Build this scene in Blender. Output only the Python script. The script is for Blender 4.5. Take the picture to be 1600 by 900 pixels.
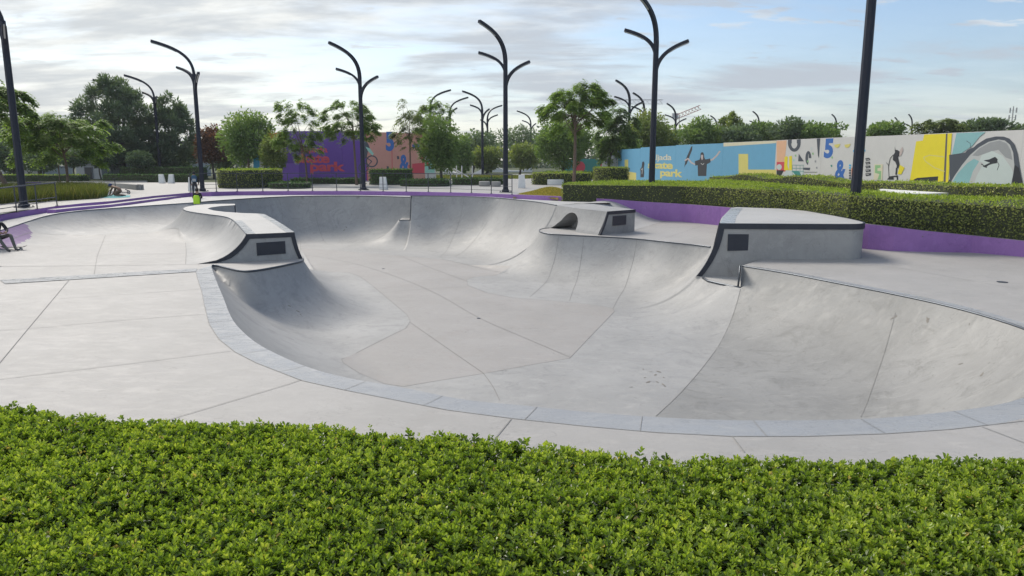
import bpy, bmesh, math, random
import numpy as np
from mathutils import Vector, Matrix, noise
from mathutils.geometry import delaunay_2d_cdt
random.seed(7); rng = np.random.default_rng(7)
for o in list(bpy.data.objects): bpy.data.objects.remove(o)
scn = bpy.context.scene
COL = scn.collection
R_ = math.radians

# ------------------------------------------------------------------ camera
CH, FPX, PITCH = 3.2, 1130.0, math.atan(200/1130)
cam = bpy.data.cameras.new("camera"); cam.lens = FPX/1600*36; cam.sensor_width = 36
cam.clip_start = 0.1; cam.clip_end = 3000
camo = bpy.data.objects.new("camera", cam); COL.objects.link(camo)
camo.location = (0, 0, CH); camo.rotation_euler = (math.pi/2-PITCH, 0, 0)
scn.camera = camo
scn.render.resolution_x, scn.render.resolution_y = 1024, 576
scn.view_settings.view_transform = 'Standard'; scn.view_settings.look = 'None'
scn.view_settings.gamma = 1.0
scn.view_settings.exposure = 1.08

# ------------------------------------------------------------------ sky and sun
SUN_EL, SUN_AZ = R_(43), R_(-34)            # azimuth measured from +Y towards +X
world = bpy.data.worlds.new("World"); scn.world = world; world.use_nodes = True
nt = world.node_tree; N = nt.nodes; L = nt.links; N.clear()
def wn(t, **k):
    n = N.new(t)
    for a, b in k.items(): setattr(n, a, b)
    return n
def wmath(op, a, b=None, c=None, clamp=False):
    n = wn('ShaderNodeMath', operation=op); n.use_clamp = clamp
    for i, v in enumerate((a, b, c)):
        if v is None: continue
        if isinstance(v, (int, float)): n.inputs[i].default_value = v
        else: L.new(v, n.inputs[i])
    return n.outputs[0]
sky = wn('ShaderNodeTexSky', sky_type='NISHITA'); sky.sun_disc = False
sky.sun_elevation = SUN_EL; sky.sun_rotation = SUN_AZ
sky.air_density = 1.0; sky.dust_density = 1.2; sky.ozone_density = 1.6
tc = wn('ShaderNodeTexCoord'); sep = wn('ShaderNodeSeparateXYZ'); L.new(tc.outputs['Generated'], sep.inputs[0])
zz = wmath('MAXIMUM', sep.outputs[2], 0.0); zd = wmath('ADD', zz, 0.12)
u = wmath('DIVIDE', sep.outputs[0], zd); v = wmath('DIVIDE', sep.outputs[1], zd)
cmb = wn('ShaderNodeCombineXYZ'); L.new(u, cmb.inputs[0]); L.new(wmath('MULTIPLY', v, 1.0), cmb.inputs[1])
def wnoise(scale, detail, rough, loc, dist=0.0, sc=(1, 1, 1)):
    mp = wn('ShaderNodeMapping'); mp.inputs['Location'].default_value = loc; mp.inputs['Scale'].default_value = sc
    mp.inputs['Rotation'].default_value = (0, 0, R_(14))
    L.new(cmb.outputs[0], mp.inputs[0])
    n = wn('ShaderNodeTexNoise'); n.inputs['Scale'].default_value = scale; n.inputs['Detail'].default_value = detail
    n.inputs['Roughness'].default_value = rough; n.inputs['Distortion'].default_value = dist
    L.new(mp.outputs[0], n.inputs['Vector']); return n.outputs['Fac']
def wramp(f, a, b, lo=0.0, hi=1.0):
    n = wn('ShaderNodeMapRange'); n.interpolation_type = 'SMOOTHSTEP'
    L.new(f, n.inputs[0]); n.inputs[1].default_value = a; n.inputs[2].default_value = b
    n.inputs[3].default_value = lo; n.inputs[4].default_value = hi; return n.outputs[0]
big = wnoise(0.55, 5, 0.5, (3.1, 1.2, 0), 0.3, (0.55, 1.0, 1))
fine = wnoise(1.5, 8, 0.58, (7.7, 2.4, 0), 0.4, (0.55, 1.25, 1))
puff = wnoise(3.6, 8, 0.6, (1.3, 5.9, 0), 0.2, (0.7, 1.3, 1))
# cloud cover thins out to the right
az = wmath('ARCTAN2', sep.outputs[0], wmath('MAXIMUM', sep.outputs[1], 0.001))
side = wramp(az, -0.5, 0.62, 0.045, -0.10)
cov = wmath('ADD', wmath('ADD', wmath('MULTIPLY', big, 0.6), wmath('MULTIPLY', fine, 0.4)), side)
mask = wramp(cov, 0.44, 0.56)
mask = wmath('MAXIMUM', mask, wmath('MULTIPLY', wramp(puff, 0.54, 0.64), 0.85))
hz = wmath('MULTIPLY', wramp(sep.outputs[2], 0.0, 0.20, 0.70, 0.0), wramp(az, -0.3, 0.7, 1.0, 0.62))      # milky low sky
mask = wmath('MAXIMUM', mask, hz)
mask = wmath('MULTIPLY', mask, 0.93)
# thick parts of the cloud are greyer, thin edges whiter; brighter towards the hidden sun
thick = wramp(wmath('ADD', wmath('MULTIPLY', big, 0.35), wmath('ADD', wmath('MULTIPLY', fine, 0.4), wmath('MULTIPLY', puff, 0.25))), 0.43, 0.56)
sd = wn('ShaderNodeVectorMath', operation='DOT_PRODUCT'); L.new(tc.outputs['Generated'], sd.inputs[0])
sd.inputs[1].default_value = (math.sin(SUN_AZ)*math.cos(R_(24)), math.cos(SUN_AZ)*math.cos(R_(24)), math.sin(R_(24)))
glow = wmath('POWER', wmath('MAXIMUM', sd.outputs['Value'], 0.0), 6.0)
mixc = wn('ShaderNodeMix', data_type='RGBA'); L.new(thick, mixc.inputs[0])
mixc.inputs[6].default_value = (6.9, 7.05, 7.0, 1); mixc.inputs[7].default_value = (3.9, 4.3, 4.85, 1)
warm = wn('ShaderNodeMix', data_type='RGBA', blend_type='ADD'); warm.inputs[0].default_value = 1.0
gl = wn('ShaderNodeMix', data_type='RGBA'); L.new(glow, gl.inputs[0])
gl.inputs[6].default_value = (0, 0, 0, 1); gl.inputs[7].default_value = (1.2, 0.95, 0.4, 1)
L.new(mixc.outputs[2], warm.inputs[6]); L.new(gl.outputs[2], warm.inputs[7])
# blue of the clear sky: the Sky Texture, lifted a little
skb = wn('ShaderNodeMix', data_type='RGBA', blend_type='MULTIPLY'); skb.inputs[0].default_value = 1.0
L.new(sky.outputs[0], skb.inputs[6]); skb.inputs[7].default_value = (0.95, 1.0, 1.05, 1)
fin = wn('ShaderNodeMix', data_type='RGBA'); L.new(mask, fin.inputs[0])
# unseen clouds behind the camera, brightened as added fill for walls facing it
fl_ = wn('ShaderNodeMix', data_type='RGBA', blend_type='MULTIPLY'); fl_.inputs[0].default_value = 1.0
cb = wn('ShaderNodeCombineXYZ'); fv = wramp(sep.outputs[1], 0.25, -0.6, 1.0, 1.6)
for i_ in range(3): L.new(fv, cb.inputs[i_])
L.new(warm.outputs[2], fl_.inputs[6]); L.new(cb.outputs[0], fl_.inputs[7])
L.new(skb.outputs[2], fin.inputs[6]); L.new(fl_.outputs[2], fin.inputs[7])
bg = wn('ShaderNodeBackground'); bg.inputs['Strength'].default_value = 0.064
L.new(fin.outputs[2], bg.inputs['Color'])
wo = wn('ShaderNodeOutputWorld'); L.new(bg.outputs[0], wo.inputs[0])
sun = bpy.data.lights.new("sun", 'SUN'); sun.energy = 1.8; sun.angle = R_(24); sun.color = (1.0, 0.93, 0.82)
suno = bpy.data.objects.new("sun", sun); COL.objects.link(suno)
sdv = Vector((math.sin(SUN_AZ)*math.cos(SUN_EL), math.cos(SUN_AZ)*math.cos(SUN_EL), math.sin(SUN_EL)))
suno.rotation_euler = sdv.to_track_quat('Z', 'Y').to_euler(); suno.location = (-20, 40, 40)

# ------------------------------------------------------------------ helpers
cp, sp_ = math.cos(PITCH), math.sin(PITCH)
def ray(px, py):
    a, b = px-800, 450-py
    return np.array([a, FPX*cp+b*sp_, -FPX*sp_+b*cp])
def W(px, py, z):
    """survey point of the photograph at height z"""
    d = ray(px, py); t = (z-CH)/d[2]
    return (d[0]*t, d[1]*t, z)
def WY(px, py, Y):
    d = ray(px, py); t = Y/d[1]
    return (d[0]*t, Y, CH+d[2]*t)
def tag(o, label=None, cat=None, group=None, kind=None):
    if label: o['label'] = label
    if cat: o['category'] = cat
    if group: o['group'] = group
    if kind: o['kind'] = kind
    return o
def empty(name, loc=(0, 0, 0), rz=0):
    o = bpy.data.objects.new(name, None); COL.objects.link(o); o.location = loc; o.rotation_euler = (0, 0, rz)
    o.empty_display_size = 0.2
    return o
def meshobj(name, V, F, mats, parent=None, smooth=False, mi=None, keep_world=False):
    me = bpy.data.meshes.new(name)
    me.from_pydata([tuple(map(float, p)) for p in V], [], [tuple(map(int, f)) for f in F])
    if not isinstance(mats, (list, tuple)): mats = [mats]
    for m in mats: me.materials.append(m)
    if mi is not None: me.polygons.foreach_set('material_index', np.array(mi, dtype=np.int32))
    if smooth: me.polygons.foreach_set('use_smooth', [True]*len(me.polygons))
    me.update()
    o = bpy.data.objects.new(name, me); COL.objects.link(o)
    if parent is not None: o.parent = parent
    return o
def quads_obj(name, V, nper, mats, tint=None, parent=None, mi=None, smooth=False):
    """fast mesh from an (n*nper,3) array, nper vertices per face, tint per face"""
    V = np.asarray(V, dtype=np.float32).reshape(-1, 3); n = len(V)//nper
    me = bpy.data.meshes.new(name)
    me.vertices.add(len(V)); me.vertices.foreach_set('co', V.ravel())
    me.loops.add(len(V)); me.loops.foreach_set('vertex_index', np.arange(len(V), dtype=np.int32))
    me.polygons.add(n); me.polygons.foreach_set('loop_start', np.arange(0, len(V), nper, dtype=np.int32))
    me.polygons.foreach_set('loop_total', np.full(n, nper, dtype=np.int32))
    if not isinstance(mats, (list, tuple)): mats = [mats]
    for m in mats: me.materials.append(m)
    if mi is not None: me.polygons.foreach_set('material_index', np.asarray(mi, dtype=np.int32))
    if tint is not None:
        a = me.attributes.new('tint', 'FLOAT', 'FACE'); a.data.foreach_set('value', np.asarray(tint, dtype=np.float32))
    me.update(calc_edges=True); me.validate()
    o = bpy.data.objects.new(name, me); COL.objects.link(o)
    if parent is not None: o.parent = parent
    return o
class MB:
    def __init__(s): s.V = []; s.F = []; s.M = []
    def add(s, V, F, m=0):
        b = len(s.V); s.V += [tuple(p) for p in V]; s.F += [tuple(i+b for i in f) for f in F]; s.M += [m]*len(F); return s
    def box(s, c, d, m=0, rz=0, bev=0.0, tilt=None):
        x, y, z = d[0]/2, d[1]/2, d[2]/2
        V = [Vector((a*x, b*y, e*z)) for e in (-1, 1) for a, b in ((-1, -1), (1, -1), (1, 1), (-1, 1))]
        if tilt is not None: V = [tilt @ p for p in V]
        rot = Matrix.Rotation(rz, 3, 'Z'); V = [rot @ p + Vector(c) for p in V]
        return s.add(V, [(3, 2, 1, 0), (4, 5, 6, 7), (0, 1, 5, 4), (1, 2, 6, 5), (2, 3, 7, 6), (3, 0, 4, 7)], m)
    def tube(s, P, r, n=8, m=0, cap=True, squash=1.0, up=None):
        P = [Vector(p) for p in P]; k = len(P)
        if not isinstance(r, (list, tuple)): r = [r]*k
        V = []; ref = Vector(up) if up else None
        for i, p in enumerate(P):
            t = (P[min(i+1, k-1)]-P[max(i-1, 0)]).normalized()
            if ref is None: ref = Vector((0, 0, 1)) if abs(t.z) < 0.9 else Vector((0, 1, 0))
            a = (ref - t*ref.dot(t))
            if a.length < 1e-4: a = t.orthogonal()
            a.normalize(); b = t.cross(a)
            if not up: ref = a
            for j in range(n):
                th = 2*math.pi*(j+0.5)/n
                V.append(p + a*math.cos(th)*r[i] + b*math.sin(th)*r[i]*squash)
        F = [(i*n+j, i*n+(j+1) % n, (i+1)*n+(j+1) % n, (i+1)*n+j) for i in range(k-1) for j in range(n)]
        if cap: F += [tuple(range(n-1, -1, -1)), tuple(range((k-1)*n, k*n))]
        return s.add(V, F, m)
    def prism(s, poly, z0, z1, m=0, mtop=None, bottom=True):
        n = len(poly); a = sum(poly[i][0]*poly[(i+1) % n][1]-poly[(i+1) % n][0]*poly[i][1] for i in range(n))
        if a < 0: poly = list(poly)[::-1]
        f0 = z0 if callable(z0) else (lambda x, y: z0); f1 = z1 if callable(z1) else (lambda x, y: z1)
        V = [(p[0], p[1], f0(p[0], p[1])) for p in poly]+[(p[0], p[1], f1(p[0], p[1])) for p in poly]
        s.add(V, [(i, (i+1) % n, n+(i+1) % n, n+i) for i in range(n)], m)
        b = len(s.V)-2*n
        s.F.append(tuple(b+n+i for i in range(n))); s.M.append(m if mtop is None else mtop)
        if bottom: s.F.append(tuple(b+i for i in range(n-1, -1, -1))); s.M.append(m)
        return s
    def sphere(s, c, r, m=0, nu=12, nv=8):
        if not isinstance(r, (list, tuple)): r = (r, r, r)
        V = []; F = []
        for i in range(nv+1):
            ph = math.pi*i/nv
            for j in range(nu):
                th = 2*math.pi*j/nu
                V.append((c[0]+r[0]*math.sin(ph)*math.cos(th), c[1]+r[1]*math.sin(ph)*math.sin(th), c[2]+r[2]*math.cos(ph)))
        for i in range(nv):
            for j in range(nu):
                F.append((i*nu+j, (i+1)*nu+j, (i+1)*nu+(j+1) % nu, i*nu+(j+1) % nu))
        return s.add(V, F, m)
    def build(s, name, mats, parent=None, smooth=False):
        return meshobj(name, s.V, s.F, mats, parent, smooth, s.M)

# ------------------------------------------------------------------ materials
def newmat(name):
    m = bpy.data.materials.new(name); m.use_nodes = True
    t = m.node_tree; b = t.nodes['Principled BSDF']; return m, t, b
def nz(t, scale, detail=5, rough=0.6, coord='Object', sc=None, dist=0.0):
    c = t.nodes.new('ShaderNodeTexCoord'); n = t.nodes.new('ShaderNodeTexNoise')
    n.inputs['Scale'].default_value = scale; n.inputs['Detail'].default_value = detail
    n.inputs['Roughness'].default_value = rough; n.inputs['Distortion'].default_value = dist
    if sc:
        mp = t.nodes.new('ShaderNodeMapping'); mp.inputs['Scale'].default_value = sc
        t.links.new(c.outputs[coord], mp.inputs[0]); t.links.new(mp.outputs[0], n.inputs['Vector'])
    else: t.links.new(c.outputs[coord], n.inputs['Vector'])
    return n.outputs['Fac']
def mrange(t, f, a, b, lo, hi):
    n = t.nodes.new('ShaderNodeMapRange'); t.links.new(f, n.inputs[0])
    for i, v in enumerate((a, b, lo, hi)): n.inputs[i+1].default_value = v
    return n.outputs[0]
def mixc_(t, f, a, b, mode='MIX'):
    n = t.nodes.new('ShaderNodeMix'); n.data_type = 'RGBA'; n.blend_type = mode
    if isinstance(f, (int, float)): n.inputs[0].default_value = f
    else: t.links.new(f, n.inputs[0])
    for i, v in ((6, a), (7, b)):
        if isinstance(v, tuple): n.inputs[i].default_value = (*v[:3], 1)
        else: t.links.new(v, n.inputs[i])
    return n.outputs[2]
def bump(t, b, f, s=0.2, d=0.01):
    n = t.nodes.new('ShaderNodeBump'); n.inputs['Strength'].default_value = s; n.inputs['Distance'].default_value = d
    t.links.new(f, n.inputs['Height']); t.links.new(n.outputs[0], b.inputs['Normal'])
CONC = 0.66
def concrete(name, c1, c2, rough=0.5, streak=True, stain=(0.5, 0.5, 0.5), stain_amt=0.35, brush=0.30):
    m, t, b = newmat(name)
    c1 = tuple(x*CONC for x in c1); c2 = tuple(x*CONC for x in c2)
    big = nz(t, 0.45, 6, 0.6); med = nz(t, 2.2, 8, 0.65, sc=(1, 2.2, 1), dist=0.8); fin = nz(t, 26, 6, 0.7)
    c = mixc_(t, mrange(t, big, 0.35, 0.65, 0, 1), c1, c2)
    lt = mixc_(t, mrange(t, med, 0.52, 0.72, 0, 0.5), c, tuple(min(1, x*1.22) for x in c1))
    lt = mixc_(t, mrange(t, nz(t, 1.1, 7, 0.7, dist=1.5), 0.52, 0.70, 0, stain_amt), lt, tuple(x*y for x, y in zip(c2, stain)))
    if streak:
        st = nz(t, 3.0, 7, 0.75, sc=(1.4, 1.4, 0.35), dist=0.6)
        lt = mixc_(t, mrange(t, st, 0.55, 0.75, 0, 0.35), lt, tuple(x*0.66 for x in c2))
    lt = mixc_(t, mrange(t, fin, 0.3, 0.7, 0, 0.12), lt, tuple(x*0.6 for x in c1))
    # hairline scratches, wheel scuffs and specks of dirt
    for sc_, di, wd, am in ((0.9, 2.5, .010, .50), (2.6, 1.2, .016, .38)):
        nn_ = nz(t, sc_, 3, 0.5, sc=(1, 1.7, 1), dist=di); ab = t.nodes.new('ShaderNodeMath'); ab.operation = 'SUBTRACT'; t.links.new(nn_, ab.inputs[0]); ab.inputs[1].default_value = .5
        ab2 = t.nodes.new('ShaderNodeMath'); ab2.operation = 'ABSOLUTE'; t.links.new(ab.outputs[0], ab2.inputs[0])
        li = mrange(t, ab2.outputs[0], 0.0, wd, am, 0.0); mk = mrange(t, nz(t, .7+sc_*.3, 4, .6), .5, .62, 0, 1)
        mu = t.nodes.new('ShaderNodeMath'); mu.operation = 'MULTIPLY'; t.links.new(li, mu.inputs[0]); t.links.new(mk, mu.inputs[1])
        lt = mixc_(t, mu.outputs[0], lt, tuple(x*0.5 for x in c2))
    lt = mixc_(t, mrange(t, nz(t, 17, 4, 0.8, dist=.5), .70, .76, 0, .45), lt, tuple(x*0.5 for x in c2))
    sm = nz(t, 1.7, 9, .78, sc=(1, 2.8, 1), dist=1.2); lt = mixc_(t, mrange(t, sm, .56, .66, 0, brush), lt, tuple(min(1, x*1.22) for x in c1))
    t.links.new(lt, b.inputs['Base Color'])
    r = mrange(t, med, 0.3, 0.7, rough-0.08, rough+0.12); t.links.new(r, b.inputs['Roughness'])
    b.inputs['Specular IOR Level'].default_value = 0.28
    bump(t, b, mrange(t, nz(t, 9, 8, 0.7), 0, 1, 0, 1), 0.12, 0.02)
    return m
def plain(name, col, rough=0.5, metal=0.0, var=0.12, scale=6, spec=0.5):
    m, t, b = newmat(name)
    f = nz(t, scale, 5, 0.6)
    c = mixc_(t, mrange(t, f, 0.3, 0.7, 0, 1), tuple(min(1, x*(1+var)) for x in col), tuple(x*(1-var) for x in col))
    t.links.new(c, b.inputs['Base Color']); b.inputs['Roughness'].default_value = rough
    b.inputs['Metallic'].default_value = metal; b.inputs['Specular IOR Level'].default_value = spec
    return m
M = {}
M['cool'] = concrete('troweled cool concrete', (0.535, 0.528, 0.515), (0.435, 0.43, 0.42), 0.58, stain=(0.68, 0.69, 0.71), stain_amt=0.5)
M['warm'] = concrete('warm floor concrete', (0.50, 0.478, 0.46), (0.445, 0.425, 0.405), 0.6, False, stain=(1.02, 0.93, 0.88), stain_amt=0.3)
M['deck'] = concrete('deck concrete', (0.55, 0.53, 0.508), (0.475, 0.46, 0.44), 0.6, False, stain=(0.9, 0.88, 0.86), stain_amt=0.3)
M['pale'] = concrete('pale deck concrete', (0.64, 0.63, 0.61), (0.57, 0.56, 0.54), 0.6, False, stain=(0.93, 0.92, 0.9), stain_amt=0.2)
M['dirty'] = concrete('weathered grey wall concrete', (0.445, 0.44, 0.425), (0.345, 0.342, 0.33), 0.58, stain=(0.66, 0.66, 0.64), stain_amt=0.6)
M['band'] = concrete('smooth pale grey rim concrete', (0.49, 0.495, 0.497), (0.44, 0.445, 0.45), 0.27, False, stain_amt=0.1, brush=.10)
M['wallc'] = concrete('cast wall concrete', (0.56, 0.555, 0.54), (0.46, 0.455, 0.445), 0.6, stain_amt=0.3)
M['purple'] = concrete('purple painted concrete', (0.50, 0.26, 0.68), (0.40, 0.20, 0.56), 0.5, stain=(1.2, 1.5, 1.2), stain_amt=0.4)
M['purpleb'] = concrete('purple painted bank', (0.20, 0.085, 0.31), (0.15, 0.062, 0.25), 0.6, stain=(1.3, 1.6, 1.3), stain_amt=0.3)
M['joint'] = plain('grey joint filler', (0.22, 0.215, 0.205), 0.8)
M['steel'] = plain('dark coping steel', (0.075, 0.085, 0.10), 0.38, 0.7)
M['navy'] = plain('dark navy painted steel', (0.014, 0.018, 0.032), 0.5, spec=.3)
M['trim'] = plain('navy black trim paint', (0.018, 0.022, 0.035), 0.45)
M['paving'] = concrete('promenade paving', (0.50, 0.485, 0.46), (0.44, 0.43, 0.41), 0.6, False, stain_amt=0.15)
M['white'] = plain('white cast concrete', (0.72, 0.72, 0.70), 0.55, var=0.06)

# ------------------------------------------------------------------ plan geometry helpers
def chaikin(P, it=2, closed=False):
    P = [np.array(p, float) for p in P]
    for _ in range(it):
        Q = [] if closed else [P[0]]
        n = len(P)
        for i in range(n if closed else n-1):
            a, b = P[i], P[(i+1) % n]
            Q += [a*0.75+b*0.25, a*0.25+b*0.75]
        if not closed: Q.append(P[-1])
        P = Q
    return P
def resamp(P, step):
    out = [np.array(P[0], float)]
    for a, b in zip(P[:-1], P[1:]):
        a = np.array(a, float); b = np.array(b, float); d = np.linalg.norm((b-a)[:2]); k = max(1, int(math.ceil(d/step)))
        for i in range(1, k+1): out.append(a+(b-a)*i/k)
    return out
def inpoly(P, poly):
    x, y = P[:, 0], P[:, 1]; c = np.zeros(len(P), bool); q = np.asarray(poly)[:, :2]; n = len(q)
    for i in range(n):
        x0, y0 = q[i]; x1, y1 = q[(i+1) % n]
        if y0 == y1: continue
        k = ((y0 > y) != (y1 > y)) & (x < (x1-x0)*(y-y0)/(y1-y0)+x0); c ^= k
    return c
def segdist(P, pts):
    """min distance of points to a polyline with z; returns d, z"""
    pts = np.asarray(pts, float); best = np.full(len(P), 1e9); bz = np.zeros(len(P))
    for a, b in zip(pts[:-1], pts[1:]):
        ab = (b-a)[:2]; l2 = ab@ab
        t = np.clip(((P-a[:2])@ab)/max(l2, 1e-9), 0, 1)
        q = a[:2]+t[:, None]*ab; d = np.hypot(*(P-q).T); k = d < best
        best[k] = d[k]; bz[k] = (a[2]+t*(b[2]-a[2]))[k]
    return best, bz
class Src:
    def __init__(s, pts, R, dom=(), poly=False): s.pts = [np.array(p, float) for p in pts]; s.R = R; s.dom = dom; s.poly = poly
    def z(s, P, floor):
        pts = s.pts+[s.pts[0]] if s.poly else s.pts
        d, zt = segdist(P, pts)
        if s.poly: d = np.where(inpoly(P, s.pts), 0, d)
        h = np.maximum(zt-floor, 0.01); hh = np.minimum(h, s.R); x0 = np.sqrt(s.R**2-(s.R-hh)**2)
        r = np.clip(x0-d, 0, x0)
        z = floor+s.R-np.sqrt(np.maximum(s.R**2-r**2, 0))
        z = np.where(d < 1e-4, zt, np.minimum(z, zt))
        for p0, n in s.dom:
            z = np.where((P-np.array(p0))@np.array(n) >= 0, z, floor)
        return z
def field(P, srcs, floor):
    P = np.asarray(P, float)[:, :2]; z = np.full(len(P), float(floor))
    for s in srcs: z = np.maximum(z, s.z(P, floor))
    return z
def cdt_mesh(name, outer, srcs=None, floor=0, grid=None, holes=(), lines=(), zfun=None, mats=None, mfun=None, smooth=True, rings=(), extra=()):
    """triangulated sheet over the plan polygon `outer` ((x,y,z) vertices, z None = from the field)"""
    V2 = []; E = []; Z = {}
    def addloop(loop, closed=True):
        b = len(V2)
        for i, p in enumerate(loop):
            V2.append(Vector((float(p[0]), float(p[1])))); z = p[2] if len(p) > 2 else None
            if z is not None and not (isinstance(z, float) and math.isnan(z)): Z[b+i] = float(z)
        n = len(loop)
        for i in range(n if closed else n-1): E.append((b+i, b+(i+1) % n))
    addloop(outer)
    for h in holes: addloop(h)
    for l, c in lines: addloop(l, c)
    op = np.array([[p[0], p[1]] for p in outer], float)
    pts = []
    if grid:
        xs = np.arange(op[:, 0].min(), op[:, 0].max(), grid); ys = np.arange(op[:, 1].min(), op[:, 1].max(), grid)
        G = np.array([(x, y) for x in xs for y in ys])+0.0007
        G = G[inpoly(G, op)]
        for h in holes: G = G[~inpoly(G, np.array([[p[0], p[1]] for p in h], float))]
        d, _ = segdist(G, np.column_stack([np.vstack([op, op[:1]]), np.zeros(len(op)+1)]))
        G = G[d > grid*0.45]
        for l, c in lines:
            d, _ = segdist(G, np.array([[p[0], p[1], 0] for p in (list(l)+([l[0]] if c else []))])); G = G[d > 0.05]
        pts += [Vector((float(a), float(b))) for a, b in G]
    for e in extra: pts.append(Vector((float(e[0]), float(e[1]))))
    r = delaunay_2d_cdt(V2+pts, E, [], 0, 1e-5)
    vs, fs, ov = r[0], r[2], r[3]
    P = np.array([[v.x, v.y] for v in vs])
    z = zfun(P) if zfun else (field(P, srcs, floor) if srcs else np.full(len(P), float(floor)))
    z = np.array(z, float)
    for i, orig in enumerate(ov):
        for q in orig:
            if q in Z: z[i] = Z[q]
    F = np.array([f for f in fs if len(f) == 3]); C = P[F].mean(axis=1)
    k = inpoly(C, op)
    for h in holes: k &= ~inpoly(C, np.array([[p[0], p[1]] for p in h], float))
    F = F[k]; C = C[k]
    # orient upwards
    a, b, c = P[F[:, 0]], P[F[:, 1]], P[F[:, 2]]
    ar = (b-a)[:, 0]*(c-a)[:, 1]-(b-a)[:, 1]*(c-a)[:, 0]; F[ar < 0] = F[ar < 0][:, ::-1]
    mi = mfun(C) if mfun else None
    return meshobj(name, np.column_stack([P, z]), F, mats, None, smooth, mi)
# ------------------------------------------------------------------ the skate bowl, surveyed from the photograph
FL = -1.7                                     # deep floor
nan = float('nan')
near_in = [W(*p, 0) for p in [(330,417),(338,440),(350,467),(358,490),(370,510),(400,537),(450,562),(500,581),(565,595),(640,607),(720,625),(813,633),(916,644),(1023,652),(1133,657),(1249,657),(1353,655),(1449,648),(1599,628)]]
near_out = [W(*p, 0) for p in [(305,422),(310,440),(315,455),(320,480),(327,507),(342,530),(367,550),(400,567),(472,595),(540,610),(612,624),(700,641),(800,654),(913,666),(1026,676),(1144,682),(1259,682),(1383,678),(1486,671),(1599,658)]]
right_rim = [(8.15,10.45,0),(9.15,11.6,0),(9.75,13.0,0)]+[W(*p, 0) for p in [(1600,511),(1500,481),(1400,459),(1305,441),(1230,426),(1160,415)]]
right_out = [(8.6,10.0,0),(9.65,11.3,0),(10.2,12.9,0)]+[tuple(np.array(W(*p, 0))+np.array([0.28, 0.06, 0])) for p in [(1600,511),(1500,481),(1400,459),(1305,441),(1230,426)]]+[tuple(np.array(W(1160,415, 0))+np.array([0.12, 0.10, 0]))]
near_in_s = chaikin(near_in[:-1]+[near_in[-1]]+right_rim[:4], 2)
# near + right rim as one smooth curve
rimA = chaikin(near_in+right_rim, 2)
SH = -0.6
shelf_rim = [W(1157,450,SH), W(1125,443.5,SH), W(1106,439,SH), W(1098,434,SH), (6.13,23.60,SH)]
BZ = 1.15                                     # big block top
blk_rim = [(6.78,23.72,BZ),(7.0,24.4,BZ),(7.35,25.5,BZ),(7.75,26.7,BZ)]
blk_n = (0.0, 1.0)
plat = chaikin([(7.42,26.85,0)]+[W(*p, 0) for p in [(1085,382.5),(1050,379),(1000,373.5),(950,370.5),(900,368),(870,366.5),(850,364.5),(841,361),(846,357.5)]]+[(1.78,34.45,0)], 2)
B_end = np.array([2.15,34.9])
B_rim = chaikin([(2.15,34.9,1.06)]+[W(835,314.5,1.08),W(800,311,1.1),W(770,308.3,1.1),W(710,306.5,1.1),W(675,306,1.1),W(643,306,1.1)], 2)
B_left = B_rim[-1]
SB = -0.3
b_shelf = [(B_left[0], B_left[1]-0.55), (B_left[0]-0.75, B_left[1]-0.5), (B_left[0]-0.7, B_left[1]+2.5), (B_left[0]+0.4, B_left[1]+2.5), (B_left[0]+0.4, B_left[1])]
A_rim = chaikin([W(642,308,.95),W(600,306.8,.95),W(560,306,.95),W(500,306,.95),W(450,307,.92),W(400,309.5,.9),W(345,313,.9),W(300,317,.9)], 2)
A_rim[0] = np.array([B_left[0]-0.02, A_rim[0][1], .95])
RZ = 1.0
arm_back = [W(305,320.5,RZ), W(325,319,RZ), W(345,318.5,RZ), W(367,318.5,RZ)]
arm_in = [W(367,320.6,RZ), W(345,322,RZ), W(330,324,RZ), W(324,326,RZ), W(333,328.8,RZ), W(350,331,RZ), W(380,333,RZ), W(400,333.6,0.98), W(413,334.6,.97)]
isl_r = chaikin([W(413,334.6,.97), W(436,347,.91), W(460,363,.87)], 1)
ISL_R = isl_r[-1]
ridge_left = chaikin([W(305,320.5,RZ), W(290,323,RZ), W(286,325,RZ), W(286,327.5,RZ), W(293,330.5,RZ), W(320,334.5,RZ), W(350,338,.98), W(362,342,.96), W(372,351,.91), W(385,366,.87)], 2)
ISL_L = ridge_left[-1]
fa, fb = np.array(ISL_L[:2]), np.array(ISL_R[:2])          # near face line of the left block
fdir = (fb-fa)/np.linalg.norm(fb-fa); fn = np.array([-fdir[1], fdir[0]])
if fn[1] < 0: fn = -fn
R1 = 2.8
def prof_off(R, h_top, h): return math.sqrt(R*R-(R-min(h_top, R))**2)-math.sqrt(R*R-(R-h)**2)
offR = prof_off(R1, .87-FL, -FL)
RS = 1.7
offL = prof_off(RS, .87, 0.0)
shelf_l = chaikin([tuple(fb+fdir*offR)+(0,), W(474,408,0), W(460,411.5,0), W(430,418,0), W(395,424,0), W(375,424,0), W(350,418,0), W(338,414.5,0), W(331,415,0)], 2)
lip = [(A_rim[-1][0], A_rim[-1][1], .9), (A_rim[-1][0]+0.3, A_rim[-1][1]-0.5, nan), (arm_back[0][0]-0.25, arm_back[0][1]+0.5, nan), arm_back[0]]
S_lip = Src([(A_rim[-1][0], A_rim[-1][1], 0.02), (arm_back[0][0], arm_back[0][1], 0.02)], 2.4)
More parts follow.
